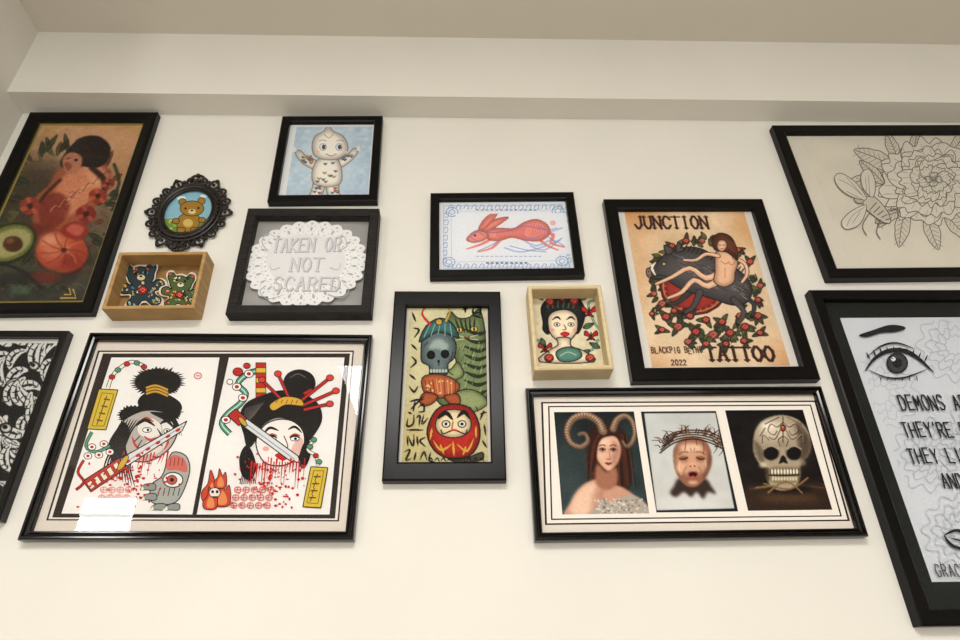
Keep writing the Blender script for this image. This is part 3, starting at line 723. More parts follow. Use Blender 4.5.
for k in range(5): Q.S([(424+k*7,334-abs(k-2)*-1.5),(430+k*5,324)],.8,'#8ab0a0')
Q.S([(430,324),(422,314),(427,305)],3,red,1.2);Q.S([(446,321),(450,311),(446,306)],2.6,'#b8923a',1);Q.E(439,322,3.4,3,'#b8923a',line=K)
# orange scarf tied below the skull
for pp,cc in(([(422,378),(434,374),(450,377),(460,386),(452,396),(436,398),(424,392)],'#a5552f'),([(426,392),(420,398),(422,406),(432,404),(438,396)],'#944826'),([(444,396),(450,404),(460,404),(458,394)],'#944826')):
    Q.O(pp,cc,K,1)
for k in range(9): Q.S([(425+k*3.8,379+abs(k-4)*.4),(428+k*3.4,394)],.8,random.choice(['#5a2412','#d69a68']))
for k in range(12): Q.E(random.uniform(426,456),random.uniform(380,394),1,.9,'#dcb083')
Q.O([(431,418),(440,407),(456,404),(471,409),(479,424),(479,442),(469,456),(448,458),(434,450),(427,434)],'#a12219',K,1.4)
Q.O([(436,421),(444,411),(460,410),(470,418),(470,430),(460,437),(446,437),(437,431)],'#d2bf96',K,1.1)
Q.T([(438,419),(446,413),(453,420)],4.4,K);Q.T([(457,418),(464,412),(470,419)],4.4,K)
for x in(446,462): Q.E(x,424,4,3.4,'#efeade',line=K,lw=1);Q.E(x,424,1.7,1.7,K)
Q.S([(453,422),(452,429),(456,430)],1.1,'#7a3a20');Q.T([(447,433),(454,430),(461,433)],2,red)
for sg in(-1,1): Q.S([(454+sg*4,431),(454+sg*11,434),(454+sg*13,430)],1.2,K)
for p in([(433,440),(441,450),(452,444)],[(474,438),(467,451),(457,444)],[(453,441),(454,456)],[(440,444),(444,454)],[(466,446),(463,455)],[(432,428),(430,440)],[(476,426),(476,438)]): Q.T(p,2.3,'#c49a40')
Q.O([(448,459),(466,458),(482,452),(482,460),(462,463)],'#3e3a2c',K,.8)
for p in([(409,402),(416,400),(424,399)],[(415,401),(413,412)],[(418,408),(423,404),(424,411),(418,412)],[(408,418),(407,426),(413,424),(414,414)],[(416,418),(420,416),(419,426)],[(424,414),(422,424),(428,418)],[(408,412),(412,414)],
  [(407,436),(408,446)],[(408,436),(413,446),(414,434)],[(417,436),(418,446)],[(426,437),(420,441),(426,447)],[(404,452),(410,450),(406,460),(412,458)],[(416,452),(414,461)],[(420,460),(424,452),(427,461)],[(431,452),(429,460),(435,462)],
  [(462,310),(470,307)],[(466,307),(465,313)],[(474,306),(473,313),(480,312)],[(481,306),(480,316)],[(472,315),(482,318)],[(410,410),(424,396)],[(406,430),(424,430)],[(484,410),(480,420)],[(484,424),(486,436)],[(482,440),(487,448)],[(480,414),(487,412)],
  [(412,312),(416,322)],[(413,328),(419,330),(414,338)],[(411,344),(417,350)],[(411,356),(416,362),(410,368)],[(409,374),(416,380)],[(409,386),(414,392),(418,386)]): Q.T(p,2.2,K)
for k in range(9): Q.T([(428+k*6.4,461),(431+k*6.4,458),(433+k*6.4,462)],1.6,K)
R.noise(8,2);R.done();A.done()

# ================================================================== 10 pale wood box, woman
fr=make_frame('pale_wood_shadow_box',[(527,286),(603,284),(613,379),(530,381)],.055,4.2,'flat',M_wood2,.010,glass=False)
A=Art(fr,.0105,'tattoo_flash_print');A.full('#d2c7a8')
R=Raster(A,None,'#d4c9aa',.5);R.noise(9,10);Q=Soft(A,R)
for p in([(538,340),(546,350),(558,356),(572,352)],[(596,300),(588,304),(594,322),(600,330)],[(580,352),(592,350),(598,340)]): Q.S(p,2.6,'#3f5f56');Q.S(p,1.2,'#8fae9c')
for x,y,a in((583,328,-.4),(541,338,1.2),(560,355,.2),(590,350,2.6),(600,348,3.6),(543,300,4),(580,300,-.6)): leaf(Q,x,y,12,a,5.5,'#4a7050',K)
Q.O([(543,322),(541,308),(548,299),(562,295),(578,298),(585,310),(583,324),(577,334),(574,320),(562,311),(551,318),(549,334),(543,330)],'#1d1e1c',K)
for k in range(6): Q.S([(546+k*6,300),(548+k*5,308)],.8,'#5a6a60')
Q.O([(548,318),(555,311),(568,310),(577,317),(577,331),(569,341),(559,341),(550,333)],'#e6d2b4',K,1.2)
Q.O([(557,338),(558,345),(548,351),(540,362),(594,362),(584,351),(571,346),(570,338)],'#e6d2b4',K,1.1)
for x in(557,571): Q.T([(x-5,320),(x,317),(x+4,320)],2,K);Q.E(x,324.5,3,1.8,'#f4efe4',line=K,lw=.7);Q.E(x,324.5,1.2,1.2,K)
Q.B([(560,334),(565,331.5),(570,334),(565,337)],red);Q.E(552,330,2.6,1.8,'#d89a84');Q.E(575,330,2,1.8,'#d89a84');Q.S([(564,325),(566,329),(563,330)],.9,K)
for x,y,r in((550,302,4.4),(562,298,4),(574,301,4.6)): rose(Q,x,y,r)
for x,y,s in((589,312,1),(591,336,.9),(545,348,.9)):
    for sg in(-1,1): Q.O([(x,y),(x+sg*6*s,y-6*s),(x+sg*7.5*s,y-1*s),(x+sg*2*s,y+1*s),(x+sg*5*s,y+5*s),(x,y+3*s)],red,K,.8)
    Q.S([(x,y-4*s),(x,y+4*s)],1.4,K)
Q.O([(556,352),(566,347),(578,349),(582,356),(574,361),(560,361)],'#4f7a6c',K,.9);Q.S([(560,356),(568,352),(576,355)],.9,'#b0c8b4')
rose(Q,549,358,4.6);rose(Q,590,358,4.4,'#c05a30')
R.noise(6,2);R.done();A.done()

# ================================================================== 11 junction tattoo poster
fr=make_frame('framed_vintage_tattoo_poster',[(603,199),(763,198),(822,384),(628,385)],.024,13.5,'flat',M_black,.008)
A=Art(fr,.0085);A.full('#d8d5cd')
pq=[(627,211),(744,209),(789,365),(649,368)]
R=Raster(A,pq,('#e2c5a0','#dec4a0'),.5);R.noise(12,40,(1,1,1.2));R.noise(6,12)
R.E(632,215,26,16,'#cc9058',12,.8);R.E(748,215,14,34,'#cf9860',10,.7);R.E(650,362,24,14,'#c8905c',12,.7);R.E(787,360,20,16,'#c58650',12,.7)
R.E(640,290,6,60,'#cf9460',7,.5);R.E(690,330,60,30,'#e6d2b2',16,.5)
Q=Soft(A,R)
dk='#231f16';tw='#331410'
text(Q,'JUNCTION',636,228,9.4,11,2.5,tw,.7,serif=True)
text(Q,'TATTOO',708,360,11.7,12.5,3.0,tw,.7,serif=True)
text(Q,'BLACKPIG BEING',652,353,3.7,5.5,.9,'#3a1c12',.6,jit=.8);text(Q,'2022',672,365,4,5,.9,'#3a1c12',.6)
leafs=['#4a5a38','#38462c','#66703f','#50492e']
def jx(x,y): return x+(y-280)*.18
for i in range(110):
    a=random.uniform(0,6.28);r1=random.uniform(.85,1.2)
    x=704+42*r1*math.cos(a);y=288+44*r1*math.sin(a)
    if y<238: y=240+random.uniform(0,6)
    if y>343: continue
    leaf(Q,jx(x,y),y,random.uniform(6,10),a+random.uniform(-1.4,1.4),4.4,random.choice(leafs),dk)
Q.E(694,286,34,29,'#9c2c25',line='#3a100e',lw=1.6)
Q.EL(694,286,31,26,'#cf8a5c',1.1);Q.EL(694,286,28,23.5,'#5a1512',.8)
for k in range(28):
    a=k*math.pi/14;Q.S([(694+28*math.cos(a),286+23.5*math.sin(a)),(694+31*math.cos(a),286+26*math.sin(a))],.8,'#cf8a5c')
RS=[(672,246,4),(686,241,4.4),(702,241,3.8),(738,250,4),(750,262,4.2),(662,304,5),(666,317,5.4),(678,327,5.6),(696,332,5.8),(713,335,6),(730,333,5.6),(745,327,5.6),(758,316,5),(758,300,4.3),(760,286,4),(760,333,4.4),(662,330,4.2),(688,342,4.6),(706,344,4.4),(726,344,4.6),(744,341,4.6),(654,294,3.8),(690,316,5),(706,320,5),(722,322,5),(740,316,4.6),(652,314,3.4),(674,311,4)]
for x,y,r in RS:
    for _ in range(3): leaf(Q,x,y,r*2,random.uniform(0,6.28),r,random.choice(leafs),dk)
for x,y,r in RS: rose(Q,x,y,r*.82,random.choice(['#ac3a30','#b95240','#98301f','#c27860']))
# boar running to the left: long body, hump, wedge head, snout disc, tusk, ears, four legs, tail
bo='#4c4848'
for p in([(742,296),(754,304),(752,316)],[(690,292),(678,302),(668,304)]): Q.S(p,7,K,3.2);Q.S(p,5.4,'#3a3637',2)
Q.O([(647,274),(649,268),(655,265),(661,258),(668,252),(677,250),(688,247),(702,249),(718,258),(734,267),(748,279),(752,292),(746,303),(732,305),(716,300),(700,295),(686,291),(676,286),(668,281),(660,279),(652,279)],bo,K,1.3)
for p in([(734,300),(744,312),(738,324)],[(700,292),(694,306),(684,313)]): Q.S(p,8,K,3.4);Q.S(p,6.4,bo,2.2)
for x,y in((738,325),(683,314),(752,317),(667,305)): Q.E(x,y,2.4,1.8,K)
Q.E(649,273,2.8,5,'#8a7470',-.2,K,.9);Q.E(648.6,271.6,.7,.8,K);Q.E(649,275,.7,.8,K)
Q.O([(667,255),(664,245),(674,250)],bo,K,.9);Q.O([(676,252),(678,242),(684,250)],bo,K,.9)
Q.E(664,264,1.7,1.4,'#e8c070',line=K,lw=.6);Q.T([(656,276),(652,268),(656,262)],2.6,'#f3ead0');Q.S([(652,277),(660,275),(668,277)],1,K)
for k in range(17): Q.T([(680+k*3.8,248+k*1.55+(0 if k>5 else 1)),(684+k*3.8,242+k*1.6)],1.5,K)
for k in range(110):
    t=random.random();x=672+t*74;y=258+t*26+random.uniform(-6,14);Q.S([(x,y),(x+4,y+2.4)],.6,random.choice(['#8f8a88','#1c1a1a','#6a6464','#a39c98']))
Q.S([(750,284),(757,280),(755,274)],1.2,K)
# woman lying along the boar's back
sk='#e6b692';sl_='#3a2018'
def limb(p,w,w2): Q.S(p,w+1.5,sl_,w2+1.3);Q.S(p,w,sk,w2);Q.S([(a+.3,b-.5) for a,b in p],w*.35,'#f4d2b2',w2*.3)
limb([(722,272),(706,278),(690,268),(672,277),(656,284)],7.4,2.4)
limb([(724,276),(708,286),(694,280),(682,292),(668,298)],7.6,2.4)
Q.O([(716,252),(725,250),(734,254),(738,263),(735,273),(734,282),(724,287),(714,282),(715,272),(715,262)],sk,sl_,1)
limb([(718,256),(706,254),(696,260),(684,260)],4.2,2.4)
limb([(735,258),(745,264),(747,274),(742,282)],4,2.4)
Q.O([(715,250),(712,240),(719,233),(730,236),(736,246),(738,260),(732,256),(726,252)],'#55291a',K,.9)
for k in range(5): Q.S([(722+k*3,238+k),(727+k*2.4,246+k*2)],.6,'#8a5034')
Q.O([(717,246),(719,240.6),(725,240.6),(727,246),(723.5,251),(719,250.5)],sk,sl_,.8);Q.S([(719,245),(720.6,245)],.9,K);Q.S([(723,245),(724.8,245)],.9,K);Q.S([(720.6,248.6),(723,248.6)],.8,red)
Q.S([(721,261),(725,264),(729,262)],.8,'#a8664a');Q.S([(729,263),(732,265),(735,262)],.8,'#a8664a');Q.S([(725,268),(725,278)],.6,'#b07252')
R.noise(6,2);R.done();A.done()

# ================================================================== 12 three portraits
fr=make_frame('framed_portrait_triptych',[(525,387),(822,386),(870,538),(533,544)],.024,8,'ridge',M_gloss,.008,goff=.016,glass=False)
A=Art(fr,.0085);A.full('#d9cfc3')
A.P([(541,402),(816,400.5),(850,521),(545,525)],'#2a211c');A.P([(543,403.5),(814.5,402),(847.5,519.5),(547,523.3)],'#e8e1d7')
A.P([(548,406),(811,404.5),(842,516.5),(551,520)],'#2a211c');A.P([(549.5,407.2),(810,405.8),(840,515.3),(552.5,518.6)],'#e8e1d7')
q1=[(557,412),(635,411.5),(648,513),(559,515)];q2=[(642,411.5),(717,411),(737,511),(655,513)];q3=[(727,410.5),(803,409.5),(832,509.5),(746,511)]
R=Raster(A,q1,('#141b1c','#2e3b3c'),.5);R.noise(8,30);R.E(568,470,14,40,'#3a4846',10,.5);R.E(636,440,12,30,'#2c3a3a',8,.5)
hc='#2e140c'
R.P([(588,436),(598,426),(614,425),(626,434),(630,450),(632,474),(626,494),(618,490),(606,484),(596,484),(588,468)],hc,1)
for k in range(30):
    x=590+k*1.3;R.S([(x,432+abs(k-15)*.3),(x-3+k*.25,456),(x-4+k*.4,486)],.7,random.choice(['#5a2a18','#1c0c08','#6e3820']),.3,.8)
R.P([(568,520),(571,502),(578,490),(588,482),(600,479),(612,484),(624,488),(636,498),(646,520)],'#c4937a',1)
R.P([(570,512),(575,496),(586,485),(596,483),(592,496),(588,514)],'#e6c0a6',2,.9);R.S([(604,486),(600,500),(602,514)],3,'#946450',2,.6)
R.P([(597,464),(606,472),(616,468),(617,484),(606,490),(596,483)],'#9c6850',1.2)
R.P([(596,447),(600,438),(609,434),(617,438),(620.5,447),(619.5,458),(614,467),(608,471),(601,465),(596.5,457)],'#d8a98e',.8)
R.P([(613,441),(620,447),(619,458),(613.5,467),(611,460),(613.5,450)],'#a87560',1.6,.8);R.E(604,442.5,6,3.4,'#ecc6ac',2,.9);R.E(601.5,456,3,3,'#e6b89c',1.5,.8)
for x in(602.4,613.2):
    R.E(x,449.6,3.2,1.9,'#7c4c3a',.9);R.E(x,450,1.6,.8,'#d8d0c8',.3,.9);R.E(x+.2,449.9,1.1,1,'#120a08',.3);R.S([(x-2.8,449.4),(x,448.4),(x+2.8,449.5)],.8,'#140a08',.25);R.S([(x-3.2,446),(x,444.8),(x+3,445.8)],1,'#4a2a1e',.35)
R.S([(608.6,449),(610,456),(609.2,458)],.9,'#a06c54',.4,.9);R.S([(606.4,458.8),(608.4,459.5),(610.6,458.7)],.8,'#6a3a2a',.3)
R.P([(604.8,463.2),(607.4,462.2),(608.6,462.7),(610.2,462.2),(612.2,463.1),(608.6,465.4)],'#8c403a',.35);R.S([(605.2,463.5),(611.8,463.4)],.5,'#4a1412',.2)
R.P([(588,446),(592,435),(602,429),(615,430),(622,438),(613,436),(603,438),(598,446),(596,462),(592,472),(588,460)],hc,.7)
for k in range(8): R.S([(603+k*.5,431),(597-k*.6,438+k),(592-k*.3,462+k*2)],.7,random.choice(['#7a3e24','#4a2012']),.3,.8)
for pts,w in(([(603,431),(598,421),(586,415),(573,419),(567,431),(571,443),(581,447),(588,441),(585,434),(579,435)],11),([(613,429),(617,420),(625,416),(632,421),(635,433),(632,443),(627,447),(623,442)],8.5)):
    R.S(pts,w,'#2c1e16',.6,1,w*.3);R.S(pts,w*.78,'#7c5f4a',.7,1,w*.2);R.S([(a-.6,b-1.2) for a,b in pts],w*.28,'#bfa184',.8,.9,1)
    pc_=crom(pts,False,5)
    for j in range(1,len(pc_)-1,1):
        a,b=pc_[j-1],pc_[j+1];dx,dy=b[0]-a[0],b[1]-a[1];l=math.hypot(dx,dy) or 1;ww=w*.38*(1-.7*j/len(pc_))
        R.S([(pc_[j][0]-dy/l*ww,pc_[j][1]+dx/l*ww),(pc_[j][0]+dy/l*ww,pc_[j][1]-dx/l*ww)],.6,'#3c2a1e',.2,.7)
R.P([(592,520),(595,508),(602,499),(613,502),(626,495),(636,496),(646,504),(652,520)],'#a89d90',.8)
for i in range(90): R.E(random.uniform(595,646),random.uniform(499,514),1.1,.8,random.choice(['#e0d8ce','#6d6256','#c8beb2']),.3,.9)
R.noise(5,2);R.done('portrait_of_horned_woman')
R=Raster(A,q2,('#c3c6c4','#c6c6c1'),.5);R.noise(5,16);R.E(690,420,30,10,'#b2b5b3',6,.6);R.E(690,504,34,9,'#d6d6d2',5,.8)
R.P([(674,486),(680,478),(704,478),(711,486),(716,494),(708,492),(703,499),(697,492),(691,497),(684,492),(676,497),(670,493)],'#2a1a14',1.4,.95)
R.P([(673,456),(675,446),(683,438),(698,437),(708,444),(711.5,456),(710,469),(703,481),(695,487),(685,485),(676,473)],'#8a5c46',.7)
R.P([(678,454),(686,446),(699,446),(706,453),(706,466),(700,474),(684,474),(677,464)],'#c9987a',2.2)
R.E(691,447.5,12,4.4,'#e2bd9f',2,.9);R.E(681,468,5,5,'#d8a888',1.6);R.E(704,467,4.6,5,'#c2947a',1.6);R.P([(709,452),(711.5,462),(705,479),(703,476),(707,464)],'#5a3626',1.4,.7)
for x,sg in((683.5,1),(700.5,-1)):
    R.E(x,458.4,4.6,2.4,'#7a4a36',1);R.S([(x-4,458+sg*.8),(x,459.4),(x+4,458-sg*.8)],1,'#2a120c',.3);R.S([(x-4.6,453.4+sg*1.2),(x,452),(x+4.6,453.4-sg*1.2)],1,'#6a4030',.5);R.S([(x-3.6,461.6),(x,462.4),(x+3.6,461.6)],.7,'#96684e',.4,.8)
for p in([(690.5,448),(691.5,453)],[(694.5,448),(693.8,453)]): R.S(p,.8,'#96664c',.4)
R.E(692.5,464.6,3.8,2.6,'#d8a486',.8);R.E(690.6,466.2,1,.7,'#4a2418',.25);R.E(694.6,466,1,.7,'#4a2418',.25)
R.S([(686.4,467),(684,471),(685,476)],.9,'#8a5844',.5,.9);R.S([(698.8,467),(701.2,471),(700.2,476)],.9,'#8a5844',.5,.9)
R.P([(687.4,473.4),(690.4,471.2),(695.8,471.2),(698.6,473.4),(697,477.6),(693,479),(689,477.6)],'#a04f44',.4);R.P([(688.8,473.8),(691.2,472.4),(695,472.4),(697.2,473.8),(695.8,476.6),(693,477.4),(690.2,476.6)],'#2c0f0c',.3);R.E(693,476.8,2.2,.9,'#b8645a',.4)
R.E(693,482.4,5,2,'#cfa084',1)
for p in([(680,461),(679,468),(681,475)],[(705,460),(706,467)]): R.S(p,.8,'#f0dccc',.4,.6)
for p in([(686,440),(685,450)],[(703,441),(704,449),(703,454)],[(696,439),(697,445)]): R.S(p,.8,'#7a1c18',.3,.8)
for k in range(5): R.S([(660+k,453-k*3.2),(674,443-k*2.6),(692,439-k*2.2),(708,442-k*2.6),(724-k,449-k*3)],1.3,random.choice(['#2c1910','#4a3020','#1c0f0a']),.3)
for i in range(80):
    a=random.uniform(math.pi*.96,math.pi*2.04);r1=random.uniform(.85,1.25);x=692+27*r1*math.cos(a);y=446+13*r1*math.sin(a)
    b=a+random.choice([1.3,-1.3,1.8,.2,.0])+random.uniform(-.4,.4);L=random.uniform(5,12)
    R.S([(x,y),(x+L*.5*math.cos(b)+1,y+L*.5*math.sin(b)-1),(x+L*math.cos(b),y+L*.8*math.sin(b))],1.2,random.choice(['#23140d','#3c2416','#6a4a32']),.2,1,.3)
for p in([(643,412),(716,411.5)],[(642.5,412),(655.5,513)],[(716.5,411),(736.5,511)],[(656,512),(736,510)]): R.S(p,3.2,'#15191a',.3)
R.done('portrait_of_child_with_thorn_crown')
R=Raster(A,q3,('#080606','#1a110c'),.5);R.noise(6,20)
R.P([(744,490),(760,484),(800,482),(826,486),(834,512),(744,513)],'#2c1d12',1.5);R.E(788,498,30,4,'#54391f',2.5,.8);R.S([(750,489),(790,485),(824,488)],1,'#7a5a3c',.6,.7);R.E(790,489,22,4,'#0c0705',2,.9)
R.P([(753,446),(755,431),(764,420),(780,415),(797,419),(808,431),(811,446),(808,456),(802,462),(801,470),(799,482),(788,490),(775,489),(767,480),(765,468),(758,462),(754,454)],'#a3947c',.7)
R.E(774,430,15,9,'#d6cab2',4,.9);R.E(768,426,7,4,'#f2eadb',2,.85)
R.P([(796,421),(809,436),(811,450),(803,462),(798,452),(798,438)],'#3d3026',2,.85);R.P([(754,440),(757,456),(764,466),(763,450)],'#55483a',1.5,.8);R.E(783,444,6,4,'#83755e',2,.6)
for x,r_ in((771,7.4),(794,7.2)):
    R.E(x,453,r_+1.4,7.4,'#5e503f',.9,.9);R.E(x,453.4,r_,6.6,'#080504',.6);R.S([(x-r_,449),(x,445.8),(x+r_,449)],1.1,'#dacfb8',.5,.7)
R.P([(778.6,464),(781,457),(783,455),(785.4,457),(788,464),(783.4,462.4)],'#0e0806',.4,1,False)
R.E(763,465,4,3,'#d6c8ae',1.2,.8);R.E(803,463,3,3,'#98886e',1.2,.7);R.P([(764,468),(770,470),(769,482),(766,478)],'#2c1e12',1,.8);R.P([(802,466),(798,470),(798,482),(801,478)],'#20140c',1,.8)
R.P([(770,468),(784,466.6),(799,468),(798,481),(784,484),(771,481)],'#837258',.8)
for k in range(9): R.E(772+k*3.1,471.6,1.3,2.5,'#e2d8c2',.25);R.E(773+k*2.9,478.6,1.2,2.3,'#c8bca0',.25)
for k in range(10): R.S([(770.6+k*3.1,469),(770.8+k*3.1,474.4)],.6,'#1e120a',.25)
R.S([(769,475.2),(784,475.6),(799,474.8)],1.3,'#120a06',.3)
for sx in(-1,1):
    cx=783
    for p in([(cx,422),(cx+sx*6,427),(cx+sx*12,424),(cx+sx*15,431),(cx+sx*9,435),(cx+sx*6,431)],[(cx,436),(cx+sx*5,440),(cx+sx*3,446)],[(cx+sx*14,440),(cx+sx*20,435),(cx+sx*21,443)],[(cx+sx*4,417),(cx+sx*10,420),(cx+sx*18,424)],[(cx+sx*3,430),(cx+sx*8,439),(cx+sx*14,437)],[(cx+sx*18,428),(cx+sx*23,436)]): R.S(p,.9,'#2c1a10',.3);R.S([(a-.7,b-.7) for a,b in p],.5,'#efe6d2',.3,.6)
R.S([(783,417),(783,442)],.9,'#2c1a10',.3);R.E(783,428,3,3.6,'#2c1a10',.4);R.E(783,428,1.6,2.2,'#b8401f',.4);R.E(782.4,427,.6,.8,'#f0b090',.3)
for p in([(764,484),(790,489),(808,478)],[(768,493),(786,481),(802,493)],[(756,488),(774,486)]): R.S(p,1.7,'#66502f',.4);R.S([(a,b-.6) for a,b in p],.6,'#b09060',.3,.8)
for k in range(6): R.S([(742+k*2,436+k*6),(752+k*2,442+k*6)],.9,'#2a1e14',.8,.6)
R.noise(6,2);R.done('painting_of_carved_skull')
A.done()

# ================================================================== 13 peony pencil drawing
fr=make_frame('framed_peony_drawing',[(769,125),(1000,124),(1094,281),(822,283)],.024,11,'flat',M_black,.008)
A=Art(fr,.0085);A.full('#d9d2c4')
R=Raster(A,[(803,139),(990,138),(1070,266),(848,268)],'#d8d1c1',2);R.noise(4,10);R.done()
pc='#6a645d';PA='#d9d2c3'
def petal(A,x,y,r,a,wd=.8,pap=PA):
    c,d=math.cos(a),math.sin(a);j=[random.uniform(-.07,.07) for _ in range(9)]
    f=lambda t,u:(x+r*(t*c-u*d),y+r*.85*(t*d+u*c))
    pts=[f(0,-.12),f(.45,-wd*.5+j[0]),f(.8+j[1],-wd*.55),f(1.0+j[2],-wd*.35),f(.92+j[3],-wd*.15),f(1.06+j[4],wd*.04),f(.95+j[5],wd*.2),f(1.02+j[6],wd*.4),f(.8+j[7],wd*.56),f(.42,wd*.52+j[8]),f(0,.12)]
    A.B(pts,pap);A.S(pts,.85,pc,closed=True)
    for k in range(9):
        u=-.4+k*.1;A.S([f(.12,u*.3),f(.35,u*.8),f(.5+random.uniform(-.08,.25),u)],.5,'#958e84')
    for k in range(5):
        u=-.35+k*.18;A.S([f(.93,u*wd*1.3),f(.74,u*wd*1.2)],.5,'#958e84')
def dleaf(x,y,L,a,w=.42):
    c,d=math.cos(a),math.sin(a);f=lambda t,u:(x+L*(t*c-u*d),y+L*(t*d+u*c))
    pts=[f(0,0),f(.2,w*.35),f(.45,w*.5),f(.6,w*.42),f(.75,w*.36),f(1,0),f(.78,-w*.3),f(.6,-w*.46),f(.4,-w*.44),f(.2,-w*.36)]
    A.B(pts,'#d1c9b9');A.S(pts,.9,pc,closed=True);A.S([f(0,0),f(.5,.03),f(.96,0)],.8,pc)
    for k in range(1,8):
        t=k*.12
        for sg in(-1,1): A.S([f(t,0),f(t+.12,sg*w*.34)],.5,'#857e75')
for (x,y,L,a,w) in((896,168,46,3.55,.4),(892,176,50,2.95,.34),(898,160,30,4.3,.42),(912,156,26,4.9,.4),(898,200,34,2.2,.42),(906,208,40,1.75,.4),(926,212,40,1.25,.4),(902,210,30,2.7,.4),(950,155,30,-1.0,.4),(884,184,34,3.9,.36),(944,212,40,.8,.42)): dleaf(x,y,L,a,w)
for r,n in((46,9),(38,9),(30,8),(22,7),(15,6)):
    for i in range(n): petal(A,930+(46-r)*.1,182-(46-r)*.06,r*random.uniform(.94,1.08),2*math.pi*i/n+r*.13+random.uniform(-.12,.12),random.uniform(.75,1.0))
for i in range(4): petal(A,933,180,8,2*math.pi*i/4,.8)
# insect beside the bloom
A.O([(862,200),(872,197),(881,204),(888,214),(890,223),(883,223),(874,217),(865,209)],'#c9c1b0',pc,.9)
for k in range(5): A.S([(869+k*4,211+k*2.4),(876+k*3.6,203+k*4)],1.1,'#6a645c')
A.E(859,200,5,4.2,'#bcb4a3',line=pc,lw=.8);A.S([(855,198),(847,191),(842,193)],.7,pc);A.S([(857,196),(852,187),(847,185)],.7,pc)
A.O([(866,200),(856,184),(841,174),(834,178),(838,188),(850,197)],'#d5cebf',pc,.8);A.O([(866,206),(852,211),(841,222),(846,230),(860,224)],'#d5cebf',pc,.8);A.O([(872,198),(875,184),(869,170),(861,174),(862,188)],'#d5cebf',pc,.8)
for p in([(864,198),(850,186),(838,180)],[(862,200),(846,192)],[(864,208),(852,216),(846,227)],[(869,196),(868,176)],[(862,196),(846,178)],[(866,192),(865,178)],[(860,212),(852,224)]): A.S(p,.6,'#8a847a')
for p in([(870,212),(862,226),(866,236)],[(880,220),(876,232),(880,240)],[(888,212),(898,210),(900,218)]): A.S(p,.9,pc)
A.done()

# ================================================================== 14 demons print
fr=make_frame('framed_demons_quote_print',[(803,290),(1010,289),(1184,624),(912,627)],.026,13,'flat',M_black,.008)
A=Art(fr,.0085);A.full('#121614')
A.P([(840,318),(1000,317),(1146,579),(932,582)],'#d2d5d9')
ml='#bcc0c6'
def inb(p): return (p[0]>842+(p[1]-318)*.35+2) and 320<p[1]<578
for k,(cx,cy2) in enumerate(((880,395),(955,345),(930,455),(985,430),(960,530),(1010,500))):
    for r in(10,18,27,36):
        N=12
        pts=[(cx+r*(1+.12*math.cos(N*t))*math.cos(t),cy2+r*.95*(1+.12*math.cos(N*t))*math.sin(t)) for t in[2*math.pi*i/72 for i in range(72)]]
        for i in range(72):
            a,b=pts[i],pts[(i+1)%72]
            if inb(a) and inb(b): A.S([a,b],.9,ml,sm=False)
    for i in range(12):
        t=i*math.pi/6;a=(cx+10*math.cos(t),cy2+10*math.sin(t));b=(cx+27*math.cos(t+.2),cy2+26*math.sin(t+.2))
        if inb(a) and inb(b): A.S([a,b],.9,ml)
ink='#1c1d22'
A.B([(858,336),(872,331),(888,326),(901,327),(904,330),(894,333),(880,334),(866,338)],ink)
A.T([(864,372),(873,360),(887,352),(904,352),(918,360),(932,373)],4.6,ink);A.T([(868,371),(884,378),(900,379),(914,375),(926,370)],1.8,ink)
A.T([(866,358),(880,347),(896,344),(914,350)],1.8,ink)
A.E(896,364,10,9.5,'#44464c',line=ink,lw=1.8);A.E(896,364,5,5,ink);A.E(892,360,2.4,2.2,'#e8eaee')
for i in range(16):
    t=i*.39;A.S([(896+5.5*math.cos(t),364+5.5*math.sin(t)),(896+9.5*math.cos(t),364+9*math.sin(t))],.8,'#2a2b30')
for i in range(10): 
    x=869+i*6;y=363-9*math.sin(math.pi*min(1,(i+1)/10));A.T([(x,y),(x-4+i*.8,y-7)],1.5,ink)
for i in range(6): A.T([(880+i*7,378-abs(i-2)*.6),(879+i*7.4,382)],1,ink)
for s_,x,y in(("DEMONS ARE REAL",901,411,),("THEY'RE PART OF US",904,438),("THEY LIVE INSIDE US",910,464),("AND SOMETIMES",943,489),("THEY WIN",975,514)):
    text(A,s_,x,y,7.7,14.5,1.5,ink,.68,slope=-.006,jit=.5)
A.T([(942,536),(956,531),(975,540)],3,ink);A.T([(942,536),(952,547),(975,552)],3,ink);A.T([(946,538),(962,542),(980,546)],1.6,ink)
text(A,'GRACE',936,577,6.6,12,1.1,'#3a3c42',.62);text(A,'AND WIT',977,577,6.6,12,1.1,'#3a3c42',.62)
A.done()

# ================================================================== room shell
xl,_=wallpt(23,113)
zb=wallpt(480,118)[1]
CE=0.075
zc=wallpt(480,38,CE)[1]
xr=3.3;yr=-4.2;XL=-3.6
box('wall_back',xl-.12,xr,0,.12,0,zc+.1,M_wall)
box('wall_left',xl-.12,xl,-.75,0,0,zc,M_wall)
box('wall_left_far',XL-.1,XL,yr,-.75,0,zc,M_wall)
box('wall_left_return',XL,xl-.12,-.85,-.75,0,zc,M_wall)
box('wall_right',xr,xr+.1,yr,.12,0,zc,M_wall)
box('wall_rear',XL,xr,yr-.1,yr,0,zc,M_wall)
box('floor',XL-.1,xr+.1,yr-.1,.12,-.1,0,M_floor)
box('ceiling',XL-.1,xr+.1,yr-.1,.12,zc,zc+.1,M_ceil)
box('ceiling_beam',xl,xr,-CE,0,zb,zc,M_wall)

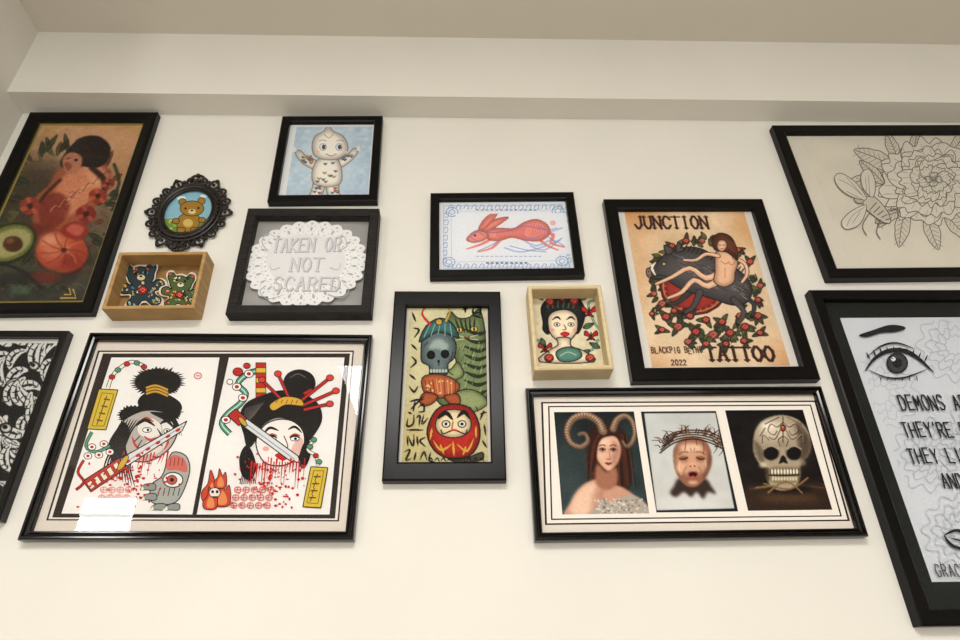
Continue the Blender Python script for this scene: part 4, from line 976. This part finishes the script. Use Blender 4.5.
# ------------------------------------------------------------------ lights
def emis(name,col,st):
    m=bpy.data.materials.new(name);m.use_nodes=True;nt=m.node_tree;nt.nodes.clear()
    o=nt.nodes.new('ShaderNodeOutputMaterial');e=nt.nodes.new('ShaderNodeEmission');e.inputs[0].default_value=(*col,1);e.inputs[1].default_value=st
    nt.links.new(e.outputs[0],o.inputs[0]);return m
M_glare=emis('glare_panel_glow',(1,.99,.97),42)
e=bpy.data.objects.new('glare_panel',None);e.location=(-2.93,yr+.03,2.53);scene.collection.objects.link(e)  # glowing panel added behind the camera, sized for glare in the diptych glass
box('glow_sheet',-.22,.22,-.005,.005,-.2,.2,M_glare,e)
for nm,x0,x1,z0,z1 in(('rail_top',-.25,.25,.2,.23),('rail_bottom',-.25,.25,-.23,-.2),('stile_l',-.25,-.22,-.2,.2),('stile_r',.22,.25,-.2,.2)):
    box(nm,x0,x1,-.02,.02,z0,z1,M_ceil,e)
# added fill light low on the rear wall, framed like a shop window
e=bpy.data.objects.new('fill_panel',None);e.location=(.4,yr+.03,1.1);scene.collection.objects.link(e)
box('glow_sheet',-1.75,1.75,-.005,.005,-.8,.8,emis('fill_panel_glow',(1,.985,.955),3.8),e)
for nm,x0,x1,z0,z1 in(('rail_top',-1.8,1.8,.8,.86),('rail_bottom',-1.8,1.8,-.86,-.8),('stile_l',-1.8,-1.75,-.8,.8),('stile_r',1.75,1.8,-.8,.8),('centre_bar',-.02,.02,-.8,.8)):
    box(nm,x0,x1,-.02,.02,z0,z1,M_black,e)
L=bpy.data.lights.new('ceiling_panel_light','AREA');L.shape='RECTANGLE';L.size=1.05;L.size_y=1.0;L.energy=100;L.color=(1,.975,.94)
lo=bpy.data.objects.new('ceiling_panel_light',L);lo.location=(-.2,-2.6,zc-.03);scene.collection.objects.link(lo)
w=bpy.data.worlds.new('World');scene.world=w;w.use_nodes=True
w.node_tree.nodes['Background'].inputs[0].default_value=(1,.97,.92,1);w.node_tree.nodes['Background'].inputs[1].default_value=.3

# ------------------------------------------------------------------ camera
cd=bpy.data.cameras.new('camera');cd.sensor_width=36;cd.lens=F/960*36;cd.clip_start=.01
co=bpy.data.objects.new('camera',cd)
mt=Matrix.Identity(4)
for i,v in enumerate((RT,UP,-FW)):
    for r in range(3): mt[r][i]=v[r]
mt[0][3]=0;mt[1][3]=-D;mt[2][3]=CAM_Z
co.matrix_world=mt;scene.collection.objects.link(co);scene.camera=co
print('room',xl,zb,zc)
